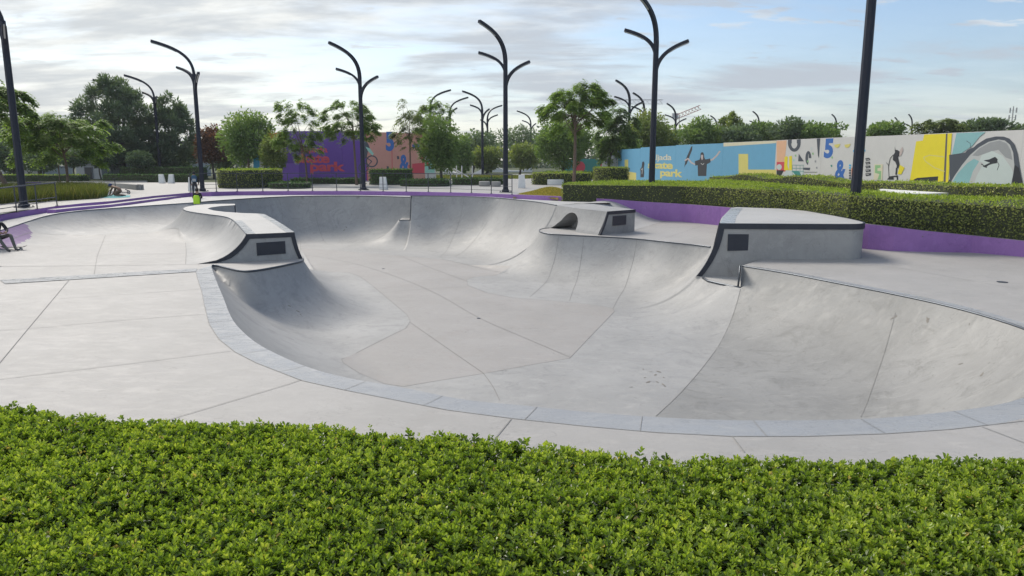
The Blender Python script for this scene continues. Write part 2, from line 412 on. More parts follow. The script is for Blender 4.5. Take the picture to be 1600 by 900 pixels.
deep_src = [Src(rimA, 4.0), Src(shelf_rim, 2.8), Src(blk_rim, 3.0, dom=[((0, 23.64), (0, 1))]),
            Src(plat, 2.8),
            Src(B_rim, 4.0, dom=[((B_left[0], 0), (1, 0)), (tuple(B_end), tuple((np.array(B_rim[3][:2])-B_end)/np.linalg.norm(np.array(B_rim[3][:2])-B_end)))]),
            Src([(p[0], p[1], SB) for p in b_shelf], 2.8, poly=True),
            Src(A_rim, 3.2), S_lip,
            Src([arm_back[i] for i in range(4)]+arm_in, 2.8), Src(isl_r, R1, dom=[(tuple(fa), tuple(fn))]), Src(shelf_l, 2.8)]
deep = []
def app(pts):
    for p in pts:
        if deep and np.hypot(deep[-1][0]-p[0], deep[-1][1]-p[1]) < 0.015: continue
        deep.append(tuple(p))
app(resamp(rimA, .2)); app(resamp(shelf_rim, .2))
app([(6.40, 23.66, nan), (6.6, 23.69, nan)]); app(resamp(blk_rim, .2)); app([(7.6, 26.78, nan)])
app(resamp(plat, .2)); app([(1.95, 34.7, nan)]); app(resamp(B_rim, .2))
app([(B_left[0]-0.02, B_left[1]+0.03, nan), (B_left[0]-0.02, B_left[1]+0.5, nan), (B_left[0]-0.02, B_left[1]+1.0, nan)])
app(resamp(A_rim, .2)); app(lip[1:3]); app(resamp(arm_back, .2)); app(resamp(arm_in, .2)); app(resamp(isl_r, .2))
app([tuple(fb+fdir*offR*.5)+(nan,)]); app(resamp(shelf_l, .2))
# warm flat floor outline
floor_px = [(470,388),(520,391),(572,395),(640,401),(690,405),(735,414),(800,424),(775,430),(740,433),(729,437),(731,446),(760,457),(800,465),(850,469),(900,473),(938,478),(958,482),(960,487),(925,523),(890,560),(830,570),(760,583),(690,594),(630,604),(600,600),(560,585),(536,571),(534,565),(560,550),(605,527),(634,513),(641,502),(636,492),(610,470),(580,445),(562,432),(545,426),(520,425),(490,424)]
floor_poly = [W(*p, FL)[:2] for p in floor_px]
def hug(poly):
    return [p for p in poly]
cuts = []
def cut(p0, p1):
    p0 = np.array(p0, float); p1 = np.array(p1, float); t = (p1-p0)/np.linalg.norm(p1-p0); n = np.array([-t[1], t[0]])*0.012
    for s in (-1, 1): cuts.append(([tuple(q+n*s)+(nan,) for q in [p0+t*0.02+(p1-p0)*k/12 for k in range(13)]], False))
cut((B_left[0], B_left[1]-0.03), (B_left[0], B_left[1]-3.8))
tB = (np.array(B_rim[3][:2])-B_end)/np.linalg.norm(np.array(B_rim[3][:2])-B_end); nB = np.array([-tB[1], tB[0]]); nB = nB if nB[0] < 0 else -nB
cut(B_end+nB*0.6, B_end+nB*3.5)
tblk = np.array([-1.0, 0.0]); cut((6.1, 23.64), (3.9, 23.64))
ir = fb+fdir*(offR+0.05); cut(ir, ir+fdir*2.4)
FPOLY = np.array(floor_poly)
dp = np.array([[p[0], p[1]] for p in deep])
def hit(px, py, which='deep'):
    d = ray(px, py); src, fl, poly = (deep_src, FL, dp) if which == 'deep' else (sh_src, 0.0, np.array([[p[0], p[1]] for p in shal]))
    t0, t1 = (1.3-CH)/d[2], (fl-CH)/d[2]
    ts = np.linspace(t0, t1, 500); P = d[None, :]*ts[:, None]+np.array([0, 0, CH])
    ins = inpoly(P[:, :2], poly); z = field(P[:, :2], src, fl)
    k = np.where(ins & (P[:, 2] <= z+0.002))[0]
    return P[k[0]] if len(k) else None
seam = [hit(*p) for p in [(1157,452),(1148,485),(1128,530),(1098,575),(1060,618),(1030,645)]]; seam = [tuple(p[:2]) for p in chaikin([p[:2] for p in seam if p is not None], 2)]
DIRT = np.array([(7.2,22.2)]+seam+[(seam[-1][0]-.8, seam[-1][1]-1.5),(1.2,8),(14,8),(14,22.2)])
ring = []
for s in (rimA, plat, shelf_l, A_rim, B_rim, shelf_rim, blk_rim):
    q = np.array(resamp(s, .2))[:, :2]
    t = np.gradient(q, axis=0); t /= np.maximum(np.linalg.norm(t, axis=1), 1e-6)[:, None]; nn = np.column_stack([-t[:, 1], t[:, 0]])
    for d in (0.05, 0.12):
        for sg in (-1, 1): ring.append(q+nn*d*sg)
ring = np.vstack(ring); dp = np.array([[p[0], p[1]] for p in deep])
ring = ring[inpoly(ring, dp)]; dd, _ = segdist(ring, np.column_stack([np.vstack([dp, dp[:1]]), np.zeros(len(dp)+1)])); ring = ring[dd > 0.04]
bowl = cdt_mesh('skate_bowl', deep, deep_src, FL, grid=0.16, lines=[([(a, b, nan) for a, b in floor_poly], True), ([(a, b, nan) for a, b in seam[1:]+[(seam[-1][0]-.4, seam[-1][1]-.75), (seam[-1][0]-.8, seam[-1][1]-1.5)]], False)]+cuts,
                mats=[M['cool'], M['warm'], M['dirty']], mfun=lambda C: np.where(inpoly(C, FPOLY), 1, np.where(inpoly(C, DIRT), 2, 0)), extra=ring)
tag(bowl, kind='structure')

# shallow pocket on the left (floor z = 0)
L_rim = chaikin([W(300,317,.9),W(270,319,.9),W(225,322,.9),W(170,326,.88),W(125,329.5,.85),W(75,336,.8),W(32,350,.55),(-19.6,27.5,.5),(-19.45,25,.5),(-19.5,22,.5)], 2)
sh_src = [Src(L_rim, 4.0), Src(ridge_left, RS, dom=[(tuple(fa), tuple(fn))]), Src([arm_back[0], (arm_back[0][0]+.3, arm_back[0][1], RZ)], RS)]
shal = [tuple(p) for p in resamp(L_rim, .2)]
shal += [(-15.5, 21.8, 0), (-13, 22.0, 0), tuple(fa-fdir*(offL+0.35))+(0,), tuple(fa-fdir*(offL+0.02))+(0,)]
for k in range(1, 10):
    h = .87*k/10; shal.append(tuple(fa-fdir*prof_off(RS, .87, h)+fn*0.004)+(h,))
shal += [tuple(p) for p in resamp(ridge_left[::-1], .2)]
shal += [(lip[2][0], lip[2][1], 0.02), (lip[1][0], lip[1][1], 0.02)]
purp = np.array([(-25, 31.2), (-20.35, 30.4), (-19.75, 29.7), (-19.1, 28.6), (-18.6, 27.3), (-18.2, 26), (-18.1, 20), (-25, 20)])
base_px = [(20,383),(50,373),(100,369),(165,367),(230,365),(262,365),(280,369),(290,380),(291,395),(290,413)]
base_w = np.array([W(*p, 0)[:2] for p in base_px])
sfloor = np.array([tuple(W(*p, 0)[:2]) for p in base_px]+[(-10.6,21.0),(-18.9,21.0)])
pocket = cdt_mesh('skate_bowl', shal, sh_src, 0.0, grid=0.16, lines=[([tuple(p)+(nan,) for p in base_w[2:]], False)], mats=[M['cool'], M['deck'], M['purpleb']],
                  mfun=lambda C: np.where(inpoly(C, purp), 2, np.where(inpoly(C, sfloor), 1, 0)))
tag(pocket, kind='structure')

# ridge and block top
top = [tuple(p) for p in ridge_left[::-1]] + [tuple(p) for p in arm_back[1:]] + [tuple(p) for p in arm_in] + [tuple(p) for p in isl_r[1:]]
# ------------------------------------------------------------------ low deck
kerb = [W(297,301,1.2),W(330,299.8,1.24),W(370,299,1.2),W(450,298.5,1.2),W(550,298.5,1.2),W(642,299.5,1.2),W(720,301,1.2),W(800,304,1.2),W(875,307,1.2),W(950,311,1.12),W(1003,315,1.0),W(1065,318.5,.93),W(1127,323,.93),W(1240,334,.93),W(1340,346,.93),W(1372,350,.93),W(1425,357.5,.80),W(1530,372,.62),W(1600,384,.52)]
kerb[-2] = (16.1,25.2,.60); kerb[-3] = (14.4,25.45,.76)
kerb[-5] = (12.42,27.1,.93); kerb[-4] = (12.95,26.2,.91); kerb.insert(-3, (13.6,25.68,.85))
kerb = [tuple(k) for k in kerb[:-1]]+[(17.2,24.0,.53),(18.2,22.0,.50),(19.5,17,.5)]
lkerb = [(-22.5,16,.9),(-22.2,22,.9),W(0,336,.9),W(40,329,.95),W(87,322,1.0),W(130,317.5,1.05),W(175,314,1.1),W(240,306,1.15)]
kerb_all = lkerb+kerb
kb = [np.array(p, float) for p in kerb_all]
def z_up(P):   # height of the upper deck sheet
    ref = [(p[0], p[1], p[2]) for p in list(L_rim)[::-1]+list(A_rim)[::-1]+list(B_rim)[::-1]+[(4.1,31.5,1.0),(5.56,32.7,1.0)]]
    return segdist(P, ref)[1]
dz = [(p[0], p[1], 0) for p in [(-45,-25),(45,-25),(45,14)]]+[(p[0], p[1]) + (0,) for p in kb[::-1]]+[(-45,14,0)]
hole = []
def happ(pts):
    for p in pts:
        if hole and np.hypot(hole[-1][0]-p[0], hole[-1][1]-p[1]) < 0.015: continue
        hole.append((p[0], p[1], 0))
band_out = chaikin(near_out+right_out, 2)
happ(resamp(band_out, .3)); happ([W(1160,415,0)]); happ([(8.38,23.72,0), (6.8,23.74,0)]); happ([(7.75,26.7,0)]); happ(resamp(plat, .3)); happ([(2.15,34.9,0)]); happ(resamp(B_rim, .3))
happ(resamp(A_rim, .3)); happ([lip[1], lip[2]]); happ(arm_back[:1]); happ(resamp(arm_back, .3)); happ(resamp(arm_in, .3)); happ(resamp(isl_r, .3)); happ(resamp(shelf_l, .3))
happ([near_out[0]])
hole2 = [(p[0], p[1], 0) for p in shal if True]
# keep the shallow pocket as its own hole, shrunk where it touches the bowl
deck = cdt_mesh('deck', dz, None, 0.0, holes=[hole], mats=[M['deck']], smooth=False, grid=None)
# remove deck faces under the shallow pocket (they lie below its surface): lower them
me = deck.data; Vd = np.array([v.co[:] for v in me.vertices])
tag(deck, kind='structure')
for p in (pocket,):
    for v in p.data.vertices: v.co.z += 0.004
# rim band
nb = resamp(chaikin(near_in+right_rim, 2), .12); nbx = np.array(nb)
bo = np.array(resamp(band_out, .05))
V = []; F = []
bi = np.linspace(0, 1, 220); s1 = np.r_[0, np.cumsum(np.linalg.norm(np.diff(nbx[:, :2], axis=0), axis=1))]; s2 = np.r_[0, np.cumsum(np.linalg.norm(np.diff(bo[:, :2], axis=0), axis=1))]
IN = np.array([[np.interp(q*s1[-1], s1, nbx[:, k]) for k in range(2)] for q in bi]); 
OUT = []
for p in IN:
    d = np.hypot(*(bo[:, :2]-p).T); OUT.append(bo[np.argmin(d), :2])
OUT = np.array(OUT)
for i in range(len(IN)):
    a, b = OUT[i], IN[i]
    for k, z in ((0, 0.0), (.5, -0.003), (.85, -0.003), (1.0, 0.001)): V.append((*(a+(b-a)*k), z))
for i in range(len(IN)-1):
    for k in range(3): F.append((i*4+k, (i+1)*4+k, (i+1)*4+k+1, i*4+k+1))
V2 = [(p[0], p[1], p[2]) for p in V]
rb = meshobj('bowl_rim', V2, F, M['band'], None, True); tag(rb, kind='structure')
for v in bowl.data.vertices: pass

# ------------------------------------------------------------------ upper deck
up = [tuple(p) for p in list(L_rim)[::-1]]+[tuple(p) for p in list(A_rim)[::-1][1:]]+[(B_left[0], B_left[1]+0.05, .98)]+[tuple(p) for p in list(B_rim)[::-1]]
up += [(3.3,36.6,1.05),(5.2,38.0,1.0)]
kin = [(p[0]+0.0, p[1]-0.0) for p in kb]
idx = [i for i, p in enumerate(kb) if p[0] < 5.3]
up += [(kb[i][0], kb[i][1], z) for i in idx[::-1] for z in [min(kb[i][2]-0.25, 0.98)]]
upper = cdt_mesh('upper_deck', up, None, 0, mats=[M['pale']], smooth=False, zfun=z_up); tag(upper, kind='structure')
# ramp from the upper deck down behind the extension wall to the low platform
Vr = []; Fr = []
kbr = [p for p in kb if 4.9 < p[0] < 8.4]
ra = resamp([(3.3,36.6,0),(5.2,38.0,0),(5.5,38.15,0)], .5)
nst = 14
inner0, outer0 = np.array([3.3,36.6]), np.array([kbr[0][0], kbr[0][1]])
for i in range(nst+1):
    f = i/nst; s = f*f*(3-2*f); z = 1.03*(1-s)+0.006
    a = np.array([3.2+2.3*f, 36.65-3.6*f]); x = 5.04+3.1*f
    kx = np.array([[p[0], p[1]] for p in kb if p[0] > 0]); y = np.interp(x, kx[:, 0], kx[:, 1])
    b = np.array([x, y])
    for k in range(6): q = a+(b-a)*k/5; Vr.append((q[0], q[1], z))
for i in range(nst):
    for k in range(5): Fr.append((i*6+k, (i+1)*6+k, (i+1)*6+k+1, i*6+k+1))
rp = meshobj('ramp', Vr, Fr, M['pale'], None, True); tag(rp, kind='structure')

# shelf beside the big block, and the low step wall at its right
sh = [W(1157,450,SH),W(1125,443.5,SH),W(1106,439,SH),W(1098,434,SH),(6.1,23.60,SH),(8.6,23.9,SH),(8.36,23.68,SH),W(1160,415,SH)]
m = MB(); sp = [(p[0], p[1]) for p in [sh[0],sh[1],sh[2],sh[3],(6.05,23.62),(8.4,23.75),W(1160.5,415,0)]]
m.prism(sp, SH-0.02, SH+0.004, bottom=False); o = m.build('bowl_shelf', M['pale']); tag(o, kind='structure')
a = W(1160,415,0); e = (8.40, 23.74)
m = MB(); m.add([(a[0], a[1], 0), (e[0], e[1], 0), (e[0], e[1], SH), (a[0], a[1], SH)], [(0, 1, 2, 3)])
m.add([(a[0], a[1], 0), (sh[0][0]+.0, sh[0][1], 0), (sh[0][0], sh[0][1], SH), (a[0], a[1], SH)], [(3, 2, 1, 0)])
o = m.build('step_wall', M['wallc']); tag(o, kind='structure')

# ------------------------------------------------------------------ ray hit on the bowl for joints
def ribbon(mb, pts, w, zf):
    P = np.array([[p[0], p[1]] for p in resamp([(a, b, 0) for a, b in pts], .12)])
    t = np.gradient(P, axis=0); t /= np.maximum(np.linalg.norm(t, axis=1), 1e-6)[:, None]; nn = np.column_stack([-t[:, 1], t[:, 0]])*w/2
    A = P+nn; Bq = P-nn; za, zb, zc = zf(A), zf(Bq), zf(P); za = np.maximum(za, zc)+0.0; zb = np.maximum(zb, zc)
    V = [(*p, z) for p, z in zip(A, za)]+[(*p, z) for p, z in zip(Bq, zb)]; n = len(P)
    mb.add(V, [(i, n+i, n+i+1, i+1) for i in range(n-1)])
jb = MB()
for line in [[(475,398),(540,408),(600,425),(680,456),(746,497),(820,528),(890,558)], [(592,458),(650,452),(732,448)], [(641,504),(700,545),(755,583)],[(755,583),(770,603),(781,626)],
             [(1157,452),(1148,485),(1128,530),(1098,575),(1060,618),(1025,650)], [(1402,462),(1399,490),(1388,530),(1366,595),(1345,652)],
             [(995,375),(990,405),(982,430),(968,462),(958,482)], [(873,370),(868,400),(860,425),(842,452),(828,464)], [(912,372),(907,410),(898,445),(890,470)],
             [(437,313),(443,340),(455,362),(470,376)], [(491,310),(493,335),(500,362),(510,380)], [(725,311),(718,345),(703,378),(687,402)], [(770,311),(762,345),(740,375),(712,400)],
             [(690,404),(745,418),(795,428)],[(630,402),(690,425),(731,440)]]:
    w = [hit(*p) for p in line]; w = [p[:2] for p in w if p is not None]
    if len(w) > 1:
        w = [p[:2] for p in chaikin(w, 2)]
        ribbon(jb, w, 0.016, lambda Q: field(Q, deep_src, FL)+0.006)
w = [tuple(p) for p in floor_poly]; 
for a, b in zip(w, w[1:]+w[:1]):
    if np.hypot(a[0]-b[0], a[1]-b[1]) > 0.05: ribbon(jb, [a, b], 0.012, lambda Q: field(Q, deep_src, FL)+0.006)
zf0 = lambda Q: np.full(len(Q), 0.010)
for line in [[(-60,634),(0,567),(44,514),(107,439),(111,432)],[(-60,520),(44,514),(175,502),(320,491)],[(-60,600),(0,593),(175,572),(360,549)],[(92,467),(200,460),(311,452)],
             [(230,668),(265,656),(453,600),(470,594)],[(770,690),(776,683),(799,655)],[(1144,682),(1163,707)],[(1533,667),(1620,700)],[(165,367),(152,400),(147,429)],
             [(0,384),(60,377)],[(1200,404),(1400,418),(1590,452)],[(1100,352),(1040,372)],[(150,399),(290,396)]]:
    ribbon(jb, [W(*p, 0)[:2] for p in line], 0.012, zf0)
w = [tuple(p) for p in base_w]
ribbon(jb, w, 0.018, lambda Q: field(Q, sh_src, 0)+0.010)
ribbon(jb, [tuple(p[:2]) for p in near_out], 0.014, lambda Q: np.full(len(Q), 0.005))
for i in range(6, 219):
    pass
acc = 0.0
for i in range(1, len(IN)):
    acc += np.linalg.norm(IN[i]-IN[i-1])
    if acc > 1.25:
        acc = 0; a, b = OUT[i], IN[i]; Vx = []
        t = (b-a)/max(np.linalg.norm(b-a), 1e-6); n_ = np.array([-t[1], t[0]])*0.004
        jb.add([(*(a+n_), 0.006), (*(a-n_), 0.006), (*(a+(b-a)*.5-n_), 0.003), (*(a+(b-a)*.5+n_), 0.003)], [(0, 1, 2, 3)])
        jb.add([(*(a+(b-a)*.5+n_), 0.003), (*(a+(b-a)*.5-n_), 0.003), (*(b-n_), 0.004), (*(b+n_), 0.004)], [(0, 1, 2, 3)])
o = jb.build('expansion_joints', M['joint']); tag(o, kind='structure')
# pale strip across the left deck
m = MB(); s4 = [W(8,444,0),W(306,425,0),W(308,420,0),W(0,438,0)]
m.add([(p[0], p[1], 0.014) for p in s4], [(0, 1, 2, 3)]); o = m.build('deck_strip', M['band']); tag(o, kind='structure')

# ------------------------------------------------------------------ copings (steel edge rails)
def coping(pts, r, label, dz_=0.0, mat='steel'):
    m = MB(); P = [(p[0], p[1], p[2]+dz_) for p in resamp(pts, .3)]; m.tube(P, r, 6, 0, True); o = m.build('steel_coping', M[mat], None, True)
    tag(o, label, 'coping', 'steel edge copings of the bowls'); return o
coping(A_rim, .028, 'long dark steel coping along the far back rim of the deep bowl')
coping(L_rim, .028, 'dark steel coping along the far rim of the shallow bowl beside the purple kerb')
coping(B_rim, .024, 'steel edge along the back wall to the right of its vertical step')
coping(plat, .03, 'dark steel coping along the low platform in the middle of the right side')
coping(shelf_l, .036, 'dark steel coping of the pocket in front of the left block')
coping(ridge_left, .022, 'thin dark coping along the left edge of the curved white ridge')
coping([p for p in rimA if p[1] > 12.5 and p[0] > 6.9], .03, 'grey steel coping on the tall right wall of the bowl', -0.02)
coping(shelf_rim[:-1], .04, 'short dark coping of the small shelf below the big block')
coping([(sh[0][0], sh[0][1], SH), (a[0]-.0, a[1]-.02, -.0)] if False else [(6.86,21.62,SH),(6.97,21.86,0.02)], .03, 'upright dark edge where the right wall steps down to the shelf')
coping([(B_left[0]-.02, B_left[1]+.0, 1.1), (B_left[0]-.03, B_left[1]-.10, .4), (B_left[0]-.03, B_left[1]-.45, SB)], .05, 'upright dark edge of the step in the far back wall', 0, 'trim')
coping([(B_left[0]-.03, B_left[1]-.47, SB), (B_left[0]-.7, B_left[1]-.5, SB)], .03, 'tiny coping of the ledge at the foot of the step in the far wall')
coping([arm_in[0], (arm_in[0][0]+.02, arm_in[0][1]-.1, .45)], .04, 'dark upright trim at the free end of the white ridge', 0, 'trim')
# ------------------------------------------------------------------ blocks
# curved ridge + left block
ridge = empty('ledge_block', (-7.6, 23.1, 0))
tag(ridge, 'low concrete block with navy trim ending the curved white ridge, left of the deep bowl', 'skate ledge', 'concrete skate ledges')
def rel(o, root):
    o.parent = root; o.matrix_parent_inverse = root.matrix_basis.inverted() if False else Matrix.Translation(-Vector(root.location))
    return o
rt = [tuple(p) for p in ridge_left[::-1]]+[tuple(p) for p in arm_back[1:]]+[tuple(p) for p in arm_in]+[tuple(p) for p in isl_r[1:]]
zr = lambda P: segdist(P, np.array(rt+[rt[0]], float))[1]
t_ = cdt_mesh('top', [(p[0], p[1], p[2]+0.003) for p in rt], None, 0, mats=[M['pale']], smooth=False, zfun=zr); rel(t_, ridge)
# near face: profile of both sides
nfo = -fn*0.012
def fpt(u, z, out=0.0): q = fa+fdir*u-fn*out; return (q[0], q[1], z)
wtop = np.linalg.norm(fb-fa)
profL = [(-prof_off(RS, .87, .87*k/10), .87*k/10) for k in range(0, 11)]
profR = [(wtop+prof_off(R1, .87-FL, .87*k/5-FL), .87*k/5) for k in range(5, -1, -1)]
outl = profL+profR
m = MB(); n = len(outl)
V = [fpt(u, z, 0.012) for u, z in outl]+[fpt(u, z, -0.05) for u, z in outl]
m.add(V, [tuple(range(n))[::1]]+[(i, n+i, n+(i+1) % n, (i+1) % n) for i in range(n)])
rel(m.build('body', M['wallc']), ridge)
def strip_trim(pts, w, name, out=0.035, inner=None):
    """band following an outline in the face plane, w wide to the inside"""
    m = MB(); P = [np.array(p) for p in pts]; Q = []
    for i, p in enumerate(P):
        a, b = P[max(i-1, 0)], P[min(i+1, len(P)-1)]; t = (b-a)/np.linalg.norm(b-a); Q.append(p+np.array([t[1], -t[0]])*w)
    return P, Q
# trim polygon: left curve + top + right curve, width 0.15
w = .15
inn = []
for u, z in profL:
    pass
P = [np.array(p) for p in profL]
Q = []
for i, p in enumerate(P):
    a_, b_ = P[max(i-1, 0)], P[min(i+1, len(P)-1)]; t = (b_-a_)/np.linalg.norm(b_-a_); q = p+np.array([t[1], -t[0]])*w*(0.25+0.75*min(1, p[1]/.25)); q[1] = max(q[1], 0.0); Q.append(q)
Q[-1] = np.array([P[-1][0]+w*.75, .87-w]); 
m = MB(); o1 = 0.035
def sheet(Aq, Bq, mb, fp):
    k = len(Aq); V = [fp(*p, 0.035) for p in Aq]+[fp(*p, 0.035) for p in Bq]+[fp(*p, 0.0) for p in Aq]+[fp(*p, 0.0) for p in Bq]
    F = [(i, i+1, k+i+1, k+i) for i in range(k-1)]+[(i, 2*k+i, 2*k+i+1, i+1) for i in range(k-1)]+[(k+i, k+i+1, 3*k+i+1, 3*k+i) for i in range(k-1)]+[(0, k, 3*k, 2*k), (k-1, 3*k-1, 4*k-1, 2*k-1)]
    mb.add(V, F)
sheet(P, Q, m, fpt)
sheet([np.array([P[-1][0], .87]), np.array([wtop, .87])], [Q[-1], np.array([wtop-.12, .87-w])], m, fpt)
PR = [np.array(p) for p in profR]; QR = [p+np.array([-w*.85, 0]) for p in PR]; QR[0] = np.array([wtop-.12, .87-w])
sheet(PR, QR, m, fpt)
rel(m.build('trim', M['trim']), ridge)
m = MB(); u0, u1 = .28, 1.17
V = [fpt(u0, .17, .03), fpt(u1, .19, .03), fpt(u1, .60, .03), fpt(u0, .58, .03), fpt(u0, .17, .0), fpt(u1, .19, .0), fpt(u1, .60, .0), fpt(u0, .58, .0)]
m.add(V, [(0, 1, 2, 3), (0, 4, 5, 1), (1, 5, 6, 2), (2, 6, 7, 3), (3, 7, 4, 0)]); rel(m.build('panel', M['trim']), ridge)
# smooth bands along both edges of the block top
m = MB()
il = [p for p in ridge_left if p[1] < 27.5][::1]
def edge_band(mb, pts, off, w, z):
    q = np.array([[p[0], p[1], p[2]] for p in pts], float); t = np.gradient(q[:, :2], axis=0); t /= np.linalg.norm(t, axis=1)[:, None]; nn = np.column_stack([-t[:, 1], t[:, 0]])*off
    k = len(q); V = [(*p[:2], p[2]+z) for p in q]+[(p[0]+n_[0]*w, p[1]+n_[1]*w, p[2]+z) for p, n_ in zip(q, nn)]
    mb.add(V, [(i, i+1, k+i+1, k+i) if off < 0 else (k+i, k+i+1, i+1, i) for i in range(k-1)])
edge_band(m, resamp(il, .2), 1, .27, .008); edge_band(m, resamp(isl_r, .2), -1, .25, .008)
rel(m.build('edge_band', M['band']), ridge)

# big block on the right
big_b = empty('ledge_block', (9.2, 26.5, 0))
tag(big_b, 'large raised concrete block with rounded right end and navy rim, right of the deep bowl', 'skate ledge', 'concrete skate ledges')
foot = [(6.80,23.66),(10.6,23.42)]+[tuple(p[:2]) for p in chaikin([(10.6,23.42,0),(11.2,23.4,0),(11.65,23.8,0),(11.9,24.9,0),(12.0,27,0)], 3)[1:]]+[(12.0,29.6),(11.5,31.0),(9.9,32.0),(9.55,31.6),(7.77,26.7),(7.36,25.5),(7.01,24.4)]
m = MB(); m.prism(foot, -0.65, BZ-0.01, 0, bottom=True)
wedge = [(6.80, BZ-.02)]+[(6.78-prof_off(3.0, BZ-FL, h-FL), h) for h in np.linspace(BZ-.02, SH-.02, 10)]+[(6.80, SH-.02)]
V = [(x, 23.655-(6.8-x)*0.0, z) for x, z in wedge]+[(x, 23.71, z) for x, z in wedge]; n = len(wedge)
m.add(V, [tuple(range(n-1, -1, -1))]+[((i+1) % n, i, n+i, n+(i+1) % n) for i in range(n)])
o = m.build('body', M['wallc']); rel(o, big_b)
m = MB(); m.prism([(p[0], p[1]) for p in foot], BZ-0.009, BZ+0.006, bottom=False); rel(m.build('top', M['pale']), big_b)
fp = resamp([(p[0], p[1], 0) for p in foot[:-7]]+[(12.0,29.6,0)], .25); fq = np.array(fp)[:, :2]
t = np.gradient(fq, axis=0); t /= np.linalg.norm(t, axis=1)[:, None]; nn = np.column_stack([t[:, 1], -t[:, 0]])
k = len(fq); m = MB(); zt, zb_ = BZ+.012, BZ-.17
A_, B_ = fq+nn*.035, fq-nn*.03
m.add([(*p, zt) for p in A_]+[(*p, zb_) for p in A_]+[(*p, zt) for p in B_]+[(*p, zb_) for p in B_],
      [(i, k+i, k+i+1, i+1) for i in range(k-1)]+[(i, i+1, 2*k+i+1, 2*k+i) for i in range(k-1)]+[(k+i, 3*k+i, 3*k+i+1, k+i+1) for i in range(k-1)]+[(0, 2*k, 3*k, k)])
wp = [(6.78-prof_off(3.0, BZ-FL, h-FL), h) for h in np.linspace(BZ+.01, SH+.01, 14)]
V = [(x-.02, 23.62, z) for x, z in wp]+[(x+.17, 23.62, z) for x, z in wp]+[(x-.02, 23.66, z) for x, z in wp]+[(x+.17, 23.66, z) for x, z in wp]; n = len(wp)
m.add(V, [(i, i+1, n+i+1, n+i) for i in range(n-1)]+[(i, 2*n+i, 2*n+i+1, i+1) for i in range(n-1)]+[(n+i, n+i+1, 3*n+i+1, 3*n+i) for i in range(n-1)])
o = m.build('trim', M['trim']); rel(o, big_b)
m = MB(); V = [W(1137,392,0), W(1189,392,0)]
def onface(px, py, y=23.6): d = ray(px, py); t = y/d[1]; return (d[0]*t, y, CH+d[2]*t)
q = [onface(1137,392), onface(1188,391), onface(1189,366), onface(1138,366)]
m.add(q+[(p[0], 23.66, p[2]) for p in q], [(0, 1, 2, 3), (0, 4, 5, 1), (1, 5, 6, 2), (2, 6, 7, 3), (3, 7, 4, 0)])
rel(m.build('panel', M['trim']), big_b)
m = MB(); edge_band(m, [(p[0], p[1], BZ) for p in resamp([(6.82,23.72,0),(7.04,24.4,0),(7.40,25.5,0),(7.79,26.7,0),(9.5,31.4,0)], .3)], -1, .45, .014); rel(m.build('edge_band', M['band']), big_b)

# extension wall with the arch
ext = empty('extension_wall', (3.6, 33, 0))
tag(ext, 'concrete extension wall with an arched opening and a navy framed end, on the low platform', 'skate wall')
tl = [(2.15,34.9,1.06)]+[W(870,319,1.06)]+[W(905,323.7,1.03), W(947,329,1.0)]
tl = [np.array((2.15,34.9,1.06)), np.array((2.9,33.3,1.03)), np.array((3.55,32.3,1.01)), np.array((4.12,31.45,1.0))]
q = np.array(resamp(chaikin(tl, 2), .2)); t = np.gradient(q[:, :2], axis=0); t /= np.linalg.norm(t, axis=1)[:, None]
nn = np.column_stack([-t[:, 1], t[:, 0]]); nn = np.where((nn[:, :1] > 0), -nn, nn)     # towards the bowl (left, near)
nn = np.where(((nn@np.array([-1, -0.6])) < 0)[:, None], -nn, nn)
K = len(q); NS = 7; V = []; F = []
for i in range(K):
    for j in range(NS):
        f = j/(NS-1); z = -0.05+(q[i, 2]+.05)*f; off = prof_off(4.0, q[i, 2]-FL, max(z, 0)-FL)
        V.append((*(q[i, :2]+nn[i]*off), z))
back = np.array(resamp([(3.55,36.4,1.06),(4.4,35.0,1.03),(5.1,33.8,1.01),(5.56,32.8,1.0)], .2)); bk = np.array([[np.interp(i/(K-1), np.linspace(0, 1, len(back)), back[:, c]) for c in range(3)] for i in range(K)])
for i in range(K): V.append((bk[i, 0], bk[i, 1], q[i, 2])); V.append((bk[i, 0], bk[i, 1], -0.05))
g = lambda i, j: i*NS+j; tb = lambda i: K*NS+2*i; bb = lambda i: K*NS+2*i+1
for i in range(K-1):
    for j in range(NS-1): F.append((g(i, j), g(i+1, j), g(i+1, j+1), g(i, j+1)))
    F.append((g(i, NS-1), g(i+1, NS-1), tb(i+1), tb(i))); F.append((tb(i), tb(i+1), bb(i+1), bb(i))); F.append((bb(i), bb(i+1), g(i+1, 0), g(i, 0)))
F.append(tuple([g(0, j) for j in range(NS)]+[tb(0), bb(0)])); F.append(tuple([bb(K-1), tb(K-1)]+[g(K-1, j) for j in range(NS-1, -1, -1)]))
body = meshobj('body', V, F, [M['cool'], M['wallc']], None, False)
bm_ = bmesh.new(); bm_.from_mesh(body.data); bmesh.ops.recalc_face_normals(bm_, faces=bm_.faces); bm_.to_mesh(body.data); bm_.free()
